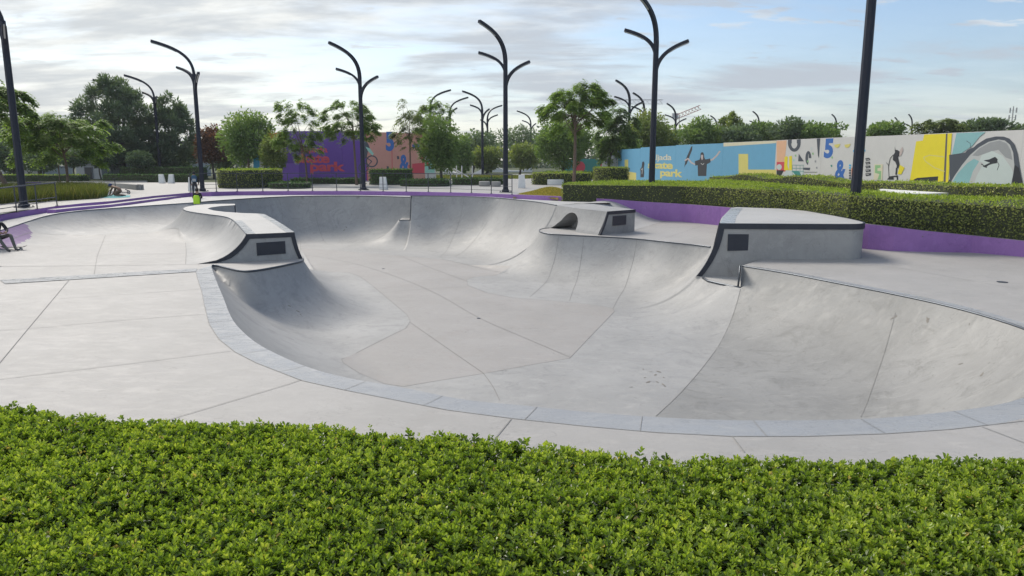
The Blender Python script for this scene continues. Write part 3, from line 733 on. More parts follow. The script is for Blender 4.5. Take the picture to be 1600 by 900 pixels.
# arch cutter: half ellipse tunnel seen between the two feet of the arch
a0, a1 = np.array(W(876,357.5,0)[:2]), np.array(W(927,361,0)[:2])
i0 = np.argmin(np.hypot(*(q[:, :2]-(a0+a1)/2).T)); nmid = nn[i0]
tm = np.array([-nmid[1], nmid[0]]); tm = tm if tm[0] > 0 else -tm
cen = q[i0, :2]+nmid*prof_off(4.0, 1.03-FL, -FL)
aw = 0.88
cv = []; prof = [(-aw*1.55, 0.004)]+[(-aw*(1.55-.75*k/6)-0.0, .004+.35*(k/6)**2) for k in range(1, 6)]+[(-aw*math.cos(th)*0.92+0.12, .80*math.sin(th)+0.02) for th in np.linspace(.5, math.pi-.12, 12)]+[(aw*1.08, 0.004)]
for s in (0.6, -1.15):
    for uu, z in prof: p = cen+tm*uu+nmid*s; cv.append((p[0], p[1], z))
n = len(prof); cf = [(i, (i+1) % n, n+(i+1) % n, n+i) for i in range(n)]+[tuple(range(n-1, -1, -1)), tuple(range(n, 2*n))]
cut_o = meshobj('cutter', cv, cf, M['cool'])
bm_ = bmesh.new(); bm_.from_mesh(cut_o.data); bmesh.ops.recalc_face_normals(bm_, faces=bm_.faces); bm_.to_mesh(cut_o.data); bm_.free()
md = body.modifiers.new('b', 'BOOLEAN'); md.object = cut_o; md.operation = 'DIFFERENCE'; md.solver = 'EXACT'
bpy.context.view_layer.update(); dg = bpy.context.evaluated_depsgraph_get(); nm = bpy.data.meshes.new_from_object(body.evaluated_get(dg))
body.modifiers.clear(); body.data = nm; bpy.data.objects.remove(cut_o)
rel(body, ext)
# end face trim and panel
e0 = np.array([4.12, 31.45]); e1 = np.array([5.56, 32.8]); ed = (e1-e0)/np.linalg.norm(e1-e0); en = np.array([ed[1], -ed[0]])
def ept(u, z, out=0.0): p = e0+ed*u+en*out; return (p[0], p[1], z)
we = np.linalg.norm(e1-e0)
pl = [np.array([-prof_off(4.0, 1-FL, z-FL)*1.0, z]) for z in np.linspace(0, 1.0, 6)]
m = MB(); sheet(pl, [p+np.array([.13, 0]) for p in pl], m, ept)
m2 = MB(); V = [ept(u, z, .012) for u, z in [(-.45, 0), (0, 1.0), (we, 1.0), (we, 0)]]; m2.add(V, [(0, 1, 2, 3)]); 
sheet([np.array([0, 1.005]), np.array([we, 1.005])], [np.array([.1, .86]), np.array([we, .86])], m, ept)
rel(m.build('trim', M['trim']), ext)
m = MB(); q4 = [ept(.40, .36, .03), ept(1.32, .36, .03), ept(1.32, .78, .03), ept(.40, .78, .03)]; q5 = [ept(.40, .36, 0), ept(1.32, .36, 0), ept(1.32, .78, 0), ept(.40, .78, 0)]
m.add(q4+q5, [(0, 1, 2, 3), (0, 4, 5, 1), (1, 5, 6, 2), (2, 6, 7, 3), (3, 7, 4, 0)]); rel(m.build('panel', M['trim']), ext)

# ------------------------------------------------------------------ ground beyond, purple walls
far = [(p[0], p[1]) for p in kb]
gz = lambda P: np.where((P[:, 1] > 10), 0.96, -0.05)
outer = [(-700,-300,-.05),(700,-300,-.05),(900,10,-.05),(900,12,.96),(1200,2400,.96),(-1200,2400,.96),(-900,12,.96),(-900,10,-.05)]
holeg = [(-44,-24,-.05),(44,-24,-.05),(44,13.5,-.05)]+[(p[0]+(.1 if p[0] > 5 else 0), p[1]+.08, .96) for p in kb[::-1]]+[(-44,13.5,-.05)]
M['ground'] = concrete('park soil and lawn', (0.10,0.13,0.05), (0.07,0.09,0.035), 0.9, False, stain_amt=.3)
g_ = cdt_mesh('ground', outer, None, 0, holes=[holeg], mats=[M['ground']], smooth=False); tag(g_, kind='structure')
def purple_wall(pts, z0f, label, thick=.22, cap=True, name='purple_wall', mat='purple'):
    q = np.array(resamp(pts, .4)); t = np.gradient(q[:, :2], axis=0); t /= np.linalg.norm(t, axis=1)[:, None]; nn = np.column_stack([-t[:, 1], t[:, 0]])
    k = len(q); m = MB(); A = q[:, :2]; B = q[:, :2]+nn*thick
    z0 = [z0f(p) for p in q]; zt = q[:, 2]
    V = [(*A[i], z0[i]) for i in range(k)]+[(*A[i], zt[i]-.0) for i in range(k)]+[(*B[i], zt[i]) for i in range(k)]+[(*B[i], z0[i]-.1) for i in range(k)]
    F = []; 
    mats = [M[mat], M['deck']]
    for i in range(k-1): m_ = [(i, k+i, k+i+1, i+1)]; F += m_
    m.add(V, F, 0); b0 = len(m.V)-4*k
    for i in range(k-1): m.F.append((b0+k+i, b0+2*k+i, b0+2*k+i+1, b0+k+i+1)); m.M.append(1 if cap else 0)
    for i in range(k-1): m.F.append((b0+2*k+i, b0+3*k+i, b0+3*k+i+1, b0+2*k+i+1)); m.M.append(0)
    m.F.append((b0, b0+3*k, b0+2*k, b0+k)); m.M.append(0); m.F.append((b0+k-1, b0+2*k-1, b0+3*k-1, b0+4*k-1)); m.M.append(0)
    o = m.build(name, mats); tag(o, label, 'low wall', 'purple painted low walls'); return o
ki = [i for i, p in enumerate(kb)]
j1 = len(lkerb); j2 = j1+8
purple_wall(kb[:j1+2], lambda p: .62, 'purple wall under the left railing, curving round the shallow bowl', cap=True)
purple_wall(kb[j1+1:j2+1], lambda p: .8, 'long low purple kerb along the far side of the bowls below the railing', cap=False)
purple_wall(kb[j2:], lambda p: -.03, 'tall purple retaining wall under the right hedge, with streaked paint', cap=True)
# lower purple step in front of the left kerb
ls = [p for p in [W(87,327.5,.93),W(130,323.2,.96),W(175,319.5,.98),W(240,311.2,1.02),W(285,305.5,1.06),W(310,303.2,1.08)]]
purple_wall(ls, lambda p: .8, 'lower purple step with white top in front of the left purple kerb', thick=.5, cap=True)
# ------------------------------------------------------------------ leaves
def leafmat(name, stops, trans=0.35, rough=0.45, spec=0.4):
    m, t, b = newmat(name)
    a = t.nodes.new('ShaderNodeAttribute'); a.attribute_name = 'tint'
    r = t.nodes.new('ShaderNodeValToRGB'); el = r.color_ramp.elements
    while len(el) < len(stops): el.new(0.5)
    for e, (p, c) in zip(el, stops): e.position = p; e.color = (*c, 1)
    t.links.new(a.outputs['Fac'], r.inputs[0]); t.links.new(r.outputs[0], b.inputs['Base Color'])
    b.inputs['Roughness'].default_value = rough; b.inputs['Specular IOR Level'].default_value = spec
    tr = t.nodes.new('ShaderNodeBsdfTranslucent'); mx = t.nodes.new('ShaderNodeMixShader'); mx.inputs[0].default_value = trans
    hs = t.nodes.new('ShaderNodeMix'); hs.data_type = 'RGBA'; hs.blend_type = 'MULTIPLY'; hs.inputs[0].default_value = 1
    t.links.new(r.outputs[0], hs.inputs[6]); hs.inputs[7].default_value = (1.25, 1.35, 0.6, 1); t.links.new(hs.outputs[2], tr.inputs[0])
    t.links.new(b.outputs[0], mx.inputs[1]); t.links.new(tr.outputs[0], mx.inputs[2]); t.links.new(mx.outputs[0], t.nodes['Material Output'].inputs[0])
    return m
LM = {
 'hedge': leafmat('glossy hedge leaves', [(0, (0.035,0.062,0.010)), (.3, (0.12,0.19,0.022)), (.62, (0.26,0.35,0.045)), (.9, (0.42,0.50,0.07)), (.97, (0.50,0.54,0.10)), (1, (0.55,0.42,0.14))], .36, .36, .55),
 'clip': leafmat('clipped hedge leaves', [(0, (0.10,0.16,0.025)), (.5, (0.29,0.38,0.05)), (1, (0.46,0.53,0.09))], .33, .6, .25),
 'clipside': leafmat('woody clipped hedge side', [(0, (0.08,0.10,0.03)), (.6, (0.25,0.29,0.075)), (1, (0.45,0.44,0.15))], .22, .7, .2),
 'darkhedge': leafmat('dark hedge leaves', [(0, (0.028,0.069,0.024)), (1, (0.117,0.214,0.058))], .15, .7, .2),
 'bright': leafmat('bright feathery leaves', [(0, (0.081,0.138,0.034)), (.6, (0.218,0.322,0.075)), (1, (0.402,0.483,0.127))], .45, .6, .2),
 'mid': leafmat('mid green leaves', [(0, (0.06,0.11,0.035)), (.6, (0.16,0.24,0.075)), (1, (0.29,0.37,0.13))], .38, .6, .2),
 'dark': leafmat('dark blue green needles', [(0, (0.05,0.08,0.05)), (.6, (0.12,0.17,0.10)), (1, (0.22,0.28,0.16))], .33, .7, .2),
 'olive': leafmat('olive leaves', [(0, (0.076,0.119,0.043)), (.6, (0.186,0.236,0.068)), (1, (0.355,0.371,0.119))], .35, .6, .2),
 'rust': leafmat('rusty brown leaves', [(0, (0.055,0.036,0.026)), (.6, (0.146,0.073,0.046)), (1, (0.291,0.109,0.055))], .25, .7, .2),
 'grass': leafmat('tall grass blades', [(0, (0.08,0.10,0.02)), (.6, (0.16,0.19,0.045)), (1, (0.26,0.22,0.08))], .3, .7, .1),
 'dry': leafmat('dry grass', [(0, (0.156,0.187,0.031)), (.5, (0.374,0.312,0.078)), (1, (0.562,0.406,0.125))], .3, .8, .1),
}
M['bark'] = plain('brown bark', (0.16, 0.11, 0.08), 0.85, var=.35, scale=14)
M['barkd'] = plain('grey bark', (0.07, 0.06, 0.05), 0.9, var=.3, scale=12)
M['core'] = plain('dark twigs inside', (0.04, 0.048, 0.022), 0.95)
def unit(a): return a/np.maximum(np.linalg.norm(a, axis=-1, keepdims=True), 1e-9)
def leafquads(c, t, n, l, w):
    """lens shaped leaves: centre base c, direction t, approx normal n"""
    c = np.asarray(c, float); t = unit(t); b = unit(np.cross(t, n)); l = np.asarray(l)[:, None]; w = np.asarray(w)[:, None]
    return np.stack([c, c+t*l*.5+b*w*.5, c+t*l, c+t*l*.5-b*w*.5], axis=1)
def randdir(n): return unit(rng.normal(size=(n, 3)))
def crown_leaves(clumps, nleaf, ll, lw, flat=0.0, droop=0.0, shell=0.55):
    """clumps: array (cx,cy,cz,rx,ry,rz)"""
    cl = np.asarray(clumps, float); vol = (cl[:, 3]*cl[:, 4]*cl[:, 5])**(2/3); k = rng.choice(len(cl), nleaf, p=vol/vol.sum())
    d = randdir(nleaf); r = shell+(1-shell)*rng.random(nleaf)**.7; r *= 1+.12*rng.normal(size=nleaf)
    P = cl[k, :3]+d*cl[k, 3:6]*r[:, None]
    t = unit(d*0.7+randdir(nleaf)*0.8+np.array([0, 0, -droop])); n = unit(randdir(nleaf)*.7+d*.4+np.array([0, 0, .5+flat]))
    s = .7+.6*rng.random(nleaf)
    V = leafquads(P, t, n, ll*s, lw*s)
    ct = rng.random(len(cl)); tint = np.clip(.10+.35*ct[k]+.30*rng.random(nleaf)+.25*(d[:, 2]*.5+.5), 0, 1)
    return V, tint
def limbs(mb, base, top, r0, ends, bend=.15, r1=.6, m=0):
    base, top = np.array(base, float), np.array(top, float); k = 6; P = []
    off = np.array([rng.normal()*bend, rng.normal()*bend, 0])
    for i in range(k+1):
        f = i/k; P.append(base+(top-base)*f+off*math.sin(f*math.pi))
    mb.tube(P, [r0*(1.25 if i == 0 else 1)*(1-(1-r1)*i/k) for i in range(k+1)], 8, m)
    for e in ends:
        e = np.array(e, float); f = rng.uniform(.72, 1.0); s = base+(top-base)*f; mid = s*.5+e*.5+np.array([rng.normal()*.15, rng.normal()*.15, .12*np.linalg.norm(e-s)*rng.uniform(-.5, 1)])
        rr = r0*r1*.55; mb.tube([s, s*.6+mid*.4, mid, mid*.5+e*.5, e], [rr, rr*.85, rr*.6, rr*.4, rr*.15], 5, m)
TREES = []
def tree(label, cat, mat, kind, tx, Y, x0, x1, yt, yb, leafn=3000, ll=.28, lw=.13, bark='barkd', lean=0, tr=.14, name='tree', group=None, zb=.96, seed=None, depth=1.0):
    """crown extents and trunk measured on the photograph at distance Y"""
    X = WY(tx, 250, Y)[0]; L_, R2 = WY(x0, 250, Y)[0], WY(x1, 250, Y)[0]; zt = WY(tx, yt, Y)[2]; zc = WY(tx, yb, Y)[2]
    cx = (L_+R2)/2; rx = (R2-L_)/2; cz = (zt+zc)/2; rz = (zt-zc)/2
    root = empty(name, (X, Y, zb)); tag(root, label, cat, group)
    cl = []
    if kind == 'dense':
        n = 26
        for i in range(n):
            d = randdir(1)[0]; q = .62+.12*rng.normal(); s = rng.uniform(.28, .46)
            cl.append((cx+d[0]*rx*q, Y+d[1]*rx*q*depth, cz+d[2]*rz*q, rx*s, rx*s*depth, rz*s*rng.uniform(.75, 1.1)))
        cl.append((cx, Y, cz, rx*.6, rx*.6*depth, rz*.6)); V, ti = crown_leaves(cl, leafn, ll, lw, shell=.6)
    elif kind == 'ball':
        for i in range(30):
            d = randdir(1)[0]; cl.append((cx+d[0]*rx*.62, Y+d[1]*rx*.62, cz+d[2]*rz*.62, rx*.36, rx*.36, rz*.36))
        V, ti = crown_leaves(cl, leafn, ll, lw, shell=.7)
    elif kind == 'wispy':           # upright feathery sprays
        for i in range(120):
            a = rng.uniform(0, 2*math.pi); q = math.sqrt(rng.random()); h = rng.random()
            prof = math.sin(math.pi*(.18+.72*h))**.7
            cl.append((cx+math.cos(a)*rx*q*prof*.85, Y+math.sin(a)*rx*q*prof*.85*depth, cz-rz+2*rz*h*(1-.18*q), rx*rng.uniform(.08, .17), rx*.13, rz*rng.uniform(.08, .17)))
        V, ti = crown_leaves(cl, leafn, ll, lw, shell=.1, droop=-.4)
    else:                           # umbrella: flat layered sprays of drooping fronds
        n = 38 if kind == 'umbrella' else 34
        for i in range(n*2):
            a = rng.uniform(0, 2*math.pi); q = math.sqrt(rng.random())*.84; dome = math.sqrt(max(0, 1-q*q))
            h = rng.uniform(-.55, 1.0) if kind == 'umbrella' else rng.uniform(-.9, 1.0)
            if q > .5 and rng.random() < .35: h = rng.uniform(-1.5, -.3)
            cl.append((cx+math.cos(a)*rx*q, Y+math.sin(a)*rx*q*depth, cz+rz*(dome*(h*.92) - .10*q + .08*rng.normal()), rx*rng.uniform(.12, .22), rx*rng.uniform(.12, .22), rz*rng.uniform(.18, .30)))
        # fronds: each a spray of leaflets along a drooping stalk
        nf = int(leafn*1.6)//11; c_ = np.asarray(cl); k = rng.choice(len(c_), nf); d = randdir(nf); d[:, 2] *= .8
        base = c_[k, :3]+d*c_[k, 3:6]*rng.random(nf)[:, None]; az = rng.uniform(0, 2*np.pi, nf); out = unit(np.column_stack([c_[k, 0]-cx, c_[k, 1]-Y, np.zeros(nf)])+.7*np.column_stack([np.cos(az), np.sin(az), .0*az]))
        Vs = []; tis = []
        fl = ll*(2.4 if kind == 'umbrella' else 1.9)
        for j in range(11):
            f = (j+1)/11; side = 1 if j % 2 else -1
            p = base+out*fl*f+np.array([0, 0, -1])*fl*((f*f)*.8-.25*f)
            perp = np.column_stack([-out[:, 1], out[:, 0], np.zeros(nf)])*side
            t = unit(perp*.9+out*.5+np.array([0, 0, -.35])+.25*rng.normal(size=(nf, 3)))
            Vs.append(leafquads(p, t, np.tile([0, 0, 1.0], (nf, 1)), ll*(.8+.4*rng.random(nf)), lw*(.8+.4*rng.random(nf))))
            tis.append(np.clip(.15+.3*rng.random(len(c_))[k]+.4*rng.random(nf), 0, 1))
        V = np.concatenate(Vs); ti = np.concatenate(tis)
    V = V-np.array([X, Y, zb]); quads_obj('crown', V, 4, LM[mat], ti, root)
    mb = MB(); k = rng.choice(len(cl), min(len(cl), 16), replace=False)
    ends = [np.array(cl[i][:3])-np.array([X, Y, zb]) for i in k]
    tt = np.array([(cx-X)*.6+lean, 0, (zc+(zt-zc)*(.35 if kind in ('dense', 'ball') else .3))-zb])
    limbs(mb, (0, 0, -.1), tt, tr, ends, .1)
    mb.build('trunk', M[bark], root, True)
    return root
# ------------------------------------------------------------------ hedges
def polyarea_sample(poly, n):
    q = np.array(poly, float)[:, :2]; lo, hi = q.min(0), q.max(0); out = []
    while sum(map(len, out)) < n:
        P = lo+(hi-lo)*rng.random((n*2, 2)); out.append(P[inpoly(P, q)])
    return np.vstack(out)[:n]
def arr(f, P): return np.array([f(x, y) for x, y in P])
def hedge(label, poly, z0, zt, ls=.06, dens=200, mat='clip', side='clipside', sidedens=None, name='hedge', cat='hedge', group=None, rag=.042):
    """clipped hedge: dark woody core with real leaves over the top and the sides"""
    if not callable(zt): zc = zt; zt = lambda x, y: zc
    q = np.array(poly, float)[:, :2]
    ar = abs(sum(q[i][0]*q[(i+1) % len(q)][1]-q[(i+1) % len(q)][0]*q[i][1] for i in range(len(q))))/2
    root = empty(name, (q[:, 0].mean(), q[:, 1].mean(), z0)); tag(root, label, cat, group); off = np.array(root.location)
    n = int(ar*dens); P = polyarea_sample(poly, n); z = arr(zt, P)+rng.normal(size=n)*rag
    d = unit(randdir(n)*.8+np.array([0, 0, .7])); nn = unit(randdir(n)*.6+np.array([0, 0, 1.]))
    s = .6+.8*rng.random(n)
    V = leafquads(np.column_stack([P, z-ls*.4]), d, nn, ls*s, ls*.5*s)
    nzv = np.array([noise.noise(Vector((x*.8, y*.8, 3.3))) for x, y in P]) if n < 60000 else np.zeros(n)
    ti = np.clip(.45+.3*rng.normal(size=n)*.6+.35*nzv, 0, 1)
    quads_obj('top_foliage', V-off, 4, LM[mat], ti, root)
    # sides
    Vs = []; ts = []; sd = sidedens or dens*1.3
    cen = q.mean(0); area = sum(q[i][0]*q[(i+1) % len(q)][1]-q[(i+1) % len(q)][0]*q[i][1] for i in range(len(q)))
    for a, b in zip(q, np.roll(q, -1, axis=0)):
        e = b-a; le = np.linalg.norm(e); 
        if le < 1e-3: continue
        nr = np.array([e[1], -e[0]])/le*(1 if area > 0 else -1)
        if nr[1] > .5 and le > 1.5 and a[1] > 8: k = int(le*.4*sd*.25)
        else: k = int(le*(zt(*a)-z0)*sd)
        f = rng.random(k); Pq = a+e*f[:, None]; zz_ = arr(zt, Pq); h = rng.random(k); z_ = z0+(zz_-z0)*h
        Pn = Pq+nr*(rng.normal(size=k)*rag-.02)[:, None]
        n3 = np.tile(np.array([nr[0], nr[1], .25]), (k, 1)); d = unit(randdir(k)+n3*.5+np.array([0, 0, .25]))
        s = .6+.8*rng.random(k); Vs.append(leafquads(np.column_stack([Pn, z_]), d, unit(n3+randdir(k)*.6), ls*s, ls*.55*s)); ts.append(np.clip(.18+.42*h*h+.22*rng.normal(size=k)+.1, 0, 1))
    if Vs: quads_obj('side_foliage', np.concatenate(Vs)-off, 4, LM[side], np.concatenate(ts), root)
    # core
    ins = [tuple(p-(p-cen)/max(np.linalg.norm(p-cen), .01)*min(.07, np.linalg.norm(p-cen)*.3)) for p in q]
    co = cdt_mesh('twigs', [(p[0]-off[0], p[1]-off[1]) + (0.0,) for p in ins], None, 0, grid=.5 if ar > 4 else None, zfun=None, mats=[M['core']], smooth=False)
    for v in co.data.vertices: v.co.z = zt(v.co.x+off[0], v.co.y+off[1])-off[2]-.045
    m = MB(); k = len(ins)
    rs = [(p[0], p[1]) for p in resamp([(p[0], p[1], 0) for p in ins+[ins[0]]], .5)][:-1]
    k = len(rs); m.add([(p[0]-off[0], p[1]-off[1], 0) for p in rs]+[(p[0]-off[0], p[1]-off[1], zt(*p)-off[2]-.04) for p in rs], [(i, (i+1) % k, k+(i+1) % k, k+i) for i in range(k)])
    sk = m.build('side_twigs', M['core'], root); co.parent = root
    return root
# foreground hedge: shoots with glossy leaves
def fore_hedge():
    edge = [W(*p, 1.0)[:2] for p in [(-330,600),(-150,618),(0,634),(110,648),(200,657),(350,662),(533,667),(640,684),(700,680),(800,692),(900,700),(980,712),(1066,716),(1200,716),(1330,720),(1420,716),(1600,716),(1800,712),(1950,708)]]
    poly = edge+[(6.6, 2.9), (-7.2, 2.9)]
    root = empty('hedge', (0, 5, 0)); tag(root, 'broad clipped hedge of small glossy bright green leaves across the foreground', 'hedge')
    off = np.array([0, 5, 0.]); ar = 48
    n = 25500; P = polyarea_sample(poly, n)
    zt = np.array([1.04+.028*noise.noise(Vector((x*1.3, y*1.3, 0)))+.022*noise.noise(Vector((x*4, y*4, 5))) for x, y in P])
    e = np.array(edge); ye = np.interp(P[:, 0], e[:, 0], e[:, 1]); dedge = ye-P[:, 1]
    zt -= np.where(dedge < .18, (.18-dedge)**1*.35*rng.random(n), 0)
    zt -= .05*rng.random(n)**2; 
    zt += np.where(rng.random(n) < .03, .05*rng.random(n), 0)
    lean = rng.normal(size=(n, 3))*.40; lean[:, 2] = 1; ax = unit(lean)
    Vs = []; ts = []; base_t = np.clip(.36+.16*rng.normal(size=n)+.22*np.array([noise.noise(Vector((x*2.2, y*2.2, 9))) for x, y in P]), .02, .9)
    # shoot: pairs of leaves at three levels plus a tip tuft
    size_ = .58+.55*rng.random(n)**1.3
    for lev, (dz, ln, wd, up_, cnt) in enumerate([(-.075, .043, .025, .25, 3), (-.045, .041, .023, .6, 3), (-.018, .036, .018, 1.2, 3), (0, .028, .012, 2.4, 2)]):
        a0 = rng.uniform(0, 2*np.pi, n)
        for j in range(cnt):
            a = a0+2*np.pi*j/cnt+rng.normal(size=n)*.25
            hz_ = np.column_stack([np.cos(a), np.sin(a), np.zeros(n)])
            t = unit(hz_+ax*up_*(.7+.6*rng.random(n))[:, None]); c = np.column_stack([P, zt])+ax*dz+hz_*.004
            nr = unit(ax-t*np.sum(ax*t, axis=1)[:, None]+.35*rng.normal(size=(n, 3))); b = unit(np.cross(t, nr)); nr = np.cross(b, t)
            s = (size_*(.8+.4*rng.random(n)))[:, None]; l = ln*s*1.12; w = wd*s*1.38
            tip = c+t*l-nr*l*.12
            L1 = c+t*l*.32+b*w*.42+nr*w*.20; L2 = c+t*l*.72+b*w*.46+nr*w*.20
            R1_ = c+t*l*.32-b*w*.42+nr*w*.20; R2_ = c+t*l*.72-b*w*.46+nr*w*.20
            Vs.append(np.stack([c, L1, L2, tip], axis=1)); Vs.append(np.stack([c, tip, R2_, R1_], axis=1))
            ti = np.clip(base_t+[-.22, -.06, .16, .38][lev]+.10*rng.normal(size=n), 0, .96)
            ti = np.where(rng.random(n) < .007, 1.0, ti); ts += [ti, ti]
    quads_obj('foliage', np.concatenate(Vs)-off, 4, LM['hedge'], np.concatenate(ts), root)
    # lower leaves under the shoots
    n2 = 60000; P2 = polyarea_sample(poly, n2); d = randdir(n2); d[:, 2] *= .4
    V2 = leafquads(np.column_stack([P2, .84+.10*rng.random(n2)]), d, randdir(n2)+np.array([0, 0, .8]), .034+.01*rng.random(n2), .018+.006*rng.random(n2))
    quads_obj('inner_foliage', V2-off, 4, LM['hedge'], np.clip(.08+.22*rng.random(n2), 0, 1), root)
    # back face of the hedge towards the deck
    n3 = 26000; f = rng.random(n3); ex = np.interp(f, np.linspace(0, 1, len(e)), e[:, 0]); ey = np.interp(ex, e[:, 0], e[:, 1])
    V3 = leafquads(np.column_stack([ex, ey-.05+.07*rng.random(n3), .05+.85*rng.random(n3)]), randdir(n3), randdir(n3)+np.array([0, 1, .3]), np.full(n3, .04), np.full(n3, .022))
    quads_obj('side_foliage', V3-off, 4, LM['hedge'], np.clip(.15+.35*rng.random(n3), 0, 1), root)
    m = MB(); inner = [(p[0], p[1]-.12) for p in edge]+[(6.5, 3.0), (-7.1, 3.0)]
    m.prism([(p[0], p[1]-5) for p in inner], 0.0, .86); m.build('twigs', M['core'], root)
fore_hedge()

# ------------------------------------------------------------------ right hand hedges
kw = np.array([(p[0], p[1]) for p in kb]); kwr = [tuple(p) for p in kw if p[0] > 2.5]
front = []
for i, p in enumerate(kwr):
    a = np.array(kwr[max(i-1, 0)]); b = np.array(kwr[min(i+1, len(kwr)-1)]); t = (b-a)/np.linalg.norm(b-a); n_ = np.array([-t[1], t[0]]); front.append(tuple(np.array(p)+n_*.17))
front[0] = (2.75, 40.1)
def zt_front(x, y):
    base = np.interp(x, [2, 9, 13, 17, 19, 22], [1.88, 1.86, 1.88, 1.66, 1.46, 1.4])
    kx = [p[0] for p in front]; ky = [p[1] for p in front]; d = max(0, y-np.interp(x, kx, ky))
    return base+.03*noise.noise(Vector((x*.5, y*.5, 0)))+.06*noise.noise(Vector((x*.16+2, y*.16, 7)))*min(1, d/2)+.10*min(1, d/1.5)*(x > 12)+.42*math.exp(-((x-20)/2.4)**2-((y-25.5)/4.0)**2)*min(1, d/1.5)
poly = front+[(24.5,18.5),(24.0,27.0),(19.8,31.5),(17.6,34.5),(15.5,40.0),(13.0,45.5),(6.6,47.5),(3.6,43.0)]
hedge('large clipped hedge on top of the purple retaining wall, light green top and brownish side', poly, .45, zt_front, .085, 230, sidedens=420, group='clipped hedges on the right')
# hoarding line of the right wall
HP0, HP1 = np.array([22.2, 18.0]), np.array([12.0, 83.0])
hd = (HP1-HP0)/np.linalg.norm(HP1-HP0); hn = np.array([-hd[1], hd[0]]); hn = hn if hn[0] < 0 else -hn
def hp(s, o): return tuple(HP0+hd*s+hn*o)
def HW(px, py, o=0.0):
    """point of the photograph on the right hoarding's face, o metres in front of it"""
    d = ray(px, py); q = HP0+hn*o; t = (q@hn)/(d[:2]@hn); return np.array([d[0]*t, d[1]*t, CH+d[2]*t])
def zt_back(x, y):
    s = (np.array([x, y])-HP0)@hd
    return float(np.interp(s, [3, 11, 18, 24, 32], [2.25, 2.22, 2.14, 2.02, 1.98]))+.03*math.sin(s*.9)+.28*math.exp(-((s-31)/2.5)**2)+.30*math.exp(-((s-24.5)/2.2)**2)+.02*noise.noise(Vector((x, y, 0)))
hedge('darker clipped hedge row in front of the mural hoarding, with two rounded humps', [hp(s, .5) for s in np.linspace(3, 36, 18)]+[hp(s, 2.3) for s in np.linspace(36, 3, 18)], .9, zt_back, .085, 200, sidedens=330, group='clipped hedges on the right')
m = MB(); sl = [W(*p, 1.87)[:2] for p in [(1372,295.5),(1392,294),(1440,293.5),(1500,296),(1512,298),(1490,301),(1445,302.5),(1415,302)]]
m.prism(sl, 1.3, 1.87); o = m.build('concrete_slab', M['white']); tag(o, 'smooth white concrete slab let into the hedge below the yellow mural', 'concrete slab')

def boxpoly(cx, cy, w, d, rz=0):
    c, s = math.cos(rz), math.sin(rz); return [(cx+x*c-y*s, cy+x*s+y*c) for x, y in ((-w/2, -d/2), (w/2, -d/2), (w/2, d/2), (-w/2, d/2))]
def hedge_px(label, x0, x1, Y, pt, depth, mat='clip', side='clipside', ls=.14, dens=60, z0=.96, group='low clipped hedges along the promenade', roundtop=0):
    a, b = WY(x0, 250, Y)[0], WY(x1, 250, Y)[0]; z = WY(800, pt, Y)[2]; w = b-a
    poly = chaikin([np.array(p+(0,)) for p in boxpoly((a+b)/2, Y+depth/2, w, depth)], 2, True); poly = [tuple(p[:2]) for p in poly]
    if w > 6: poly = boxpoly((a+b)/2, Y+depth/2, w, depth)
    return hedge(label, poly, z0, lambda x, y: z+.05*noise.noise(Vector((x*.6, y*.6, 1))), ls, dens, mat, side, dens*1.6, group=group)
hedge_px('square clipped hedge block beside the left end of the blue hoarding', 932, 986, 55, 262, 3, ls=.11, dens=110)
hedge_px('dark green box hedge beside the tall tree with the brown trunk', 833, 926, 66, 270.5, 3, ls=.13, dens=80)
hedge_px('light green block hedge behind the standing person', 322, 410, 58, 265.5, 7, ls=.12, dens=80)
hedge_px('long dark hedge left of the two white bollards, lower row', 157, 300, 74, 273, 2, 'darkhedge', 'darkhedge')
hedge_px('taller dark hedge behind the two white bollards, upper row', 186, 312, 84, 261.5, 2, 'darkhedge', 'darkhedge')
hedge_px('low dark hedge under the purple hoarding', 452, 562, 68, 279, 2, 'darkhedge', 'darkhedge')
hedge_px('dark block hedge under the pink hoarding', 573, 640, 66, 265, 3, 'mid' , 'darkhedge')
hedge_px('low rounded hedge in front of the seated tree, right of the single white bollard', 622, 700, 62, 281, 3, 'darkhedge', 'darkhedge')
hedge_px('long low hedge behind the rails near the middle of the promenade', 704, 786, 66, 279, 3, 'darkhedge', 'darkhedge')
hedge_px('low hedge right of the light block hedge, near the railing', 410, 474, 57, 286, 3, 'darkhedge', 'darkhedge')
hedge_px('distant low hedge on the left, seen through the left railing', -30, 120, 76, 273.5, 2, 'clip', 'darkhedge')
hedge_px('far hedge in front of the round dense tree', 850, 930, 84, 268, 2, 'clip', 'darkhedge')

# ------------------------------------------------------------------ grass
def grass(label, poly, z0, h, n, mat, name='grass', lean=.35, w=.02, zf=None):
    P = polyarea_sample(poly, n); hh = h*(.5+.7*rng.random(n)); z = arr(zf, P) if zf else np.full(n, z0)
    d = rng.normal(size=(n, 2))*lean; base = np.column_stack([P, z]); top_ = base+np.column_stack([d*hh[:, None], hh])
    a = rng.uniform(0, np.pi, n); b = np.column_stack([np.cos(a), np.sin(a), 0*a])*w
    mid = base*.5+top_*.5-np.column_stack([d*hh[:, None]*.2, 0*hh])
    V = np.stack([base-b, base+b, mid+b*.7, mid-b*.7], 1); V2 = np.stack([mid-b*.7, mid+b*.7, top_+b*.1, top_-b*.1], 1)
    ti = rng.random(n); o = quads_obj(name, np.concatenate([V, V2]), 4, LM[mat], np.concatenate([ti, ti]))
    tag(o, label, 'grass', kind='stuff'); return o
gp = [W(*p, .96)[:2] for p in [(-60,322),(30,318),(100,314),(150,311),(168,308),(166,303),(120,301),(20,303),(-60,306)]]
grass('tall ornamental grass behind the left railing', gp, .96, .75, 26000, 'grass', w=.018)
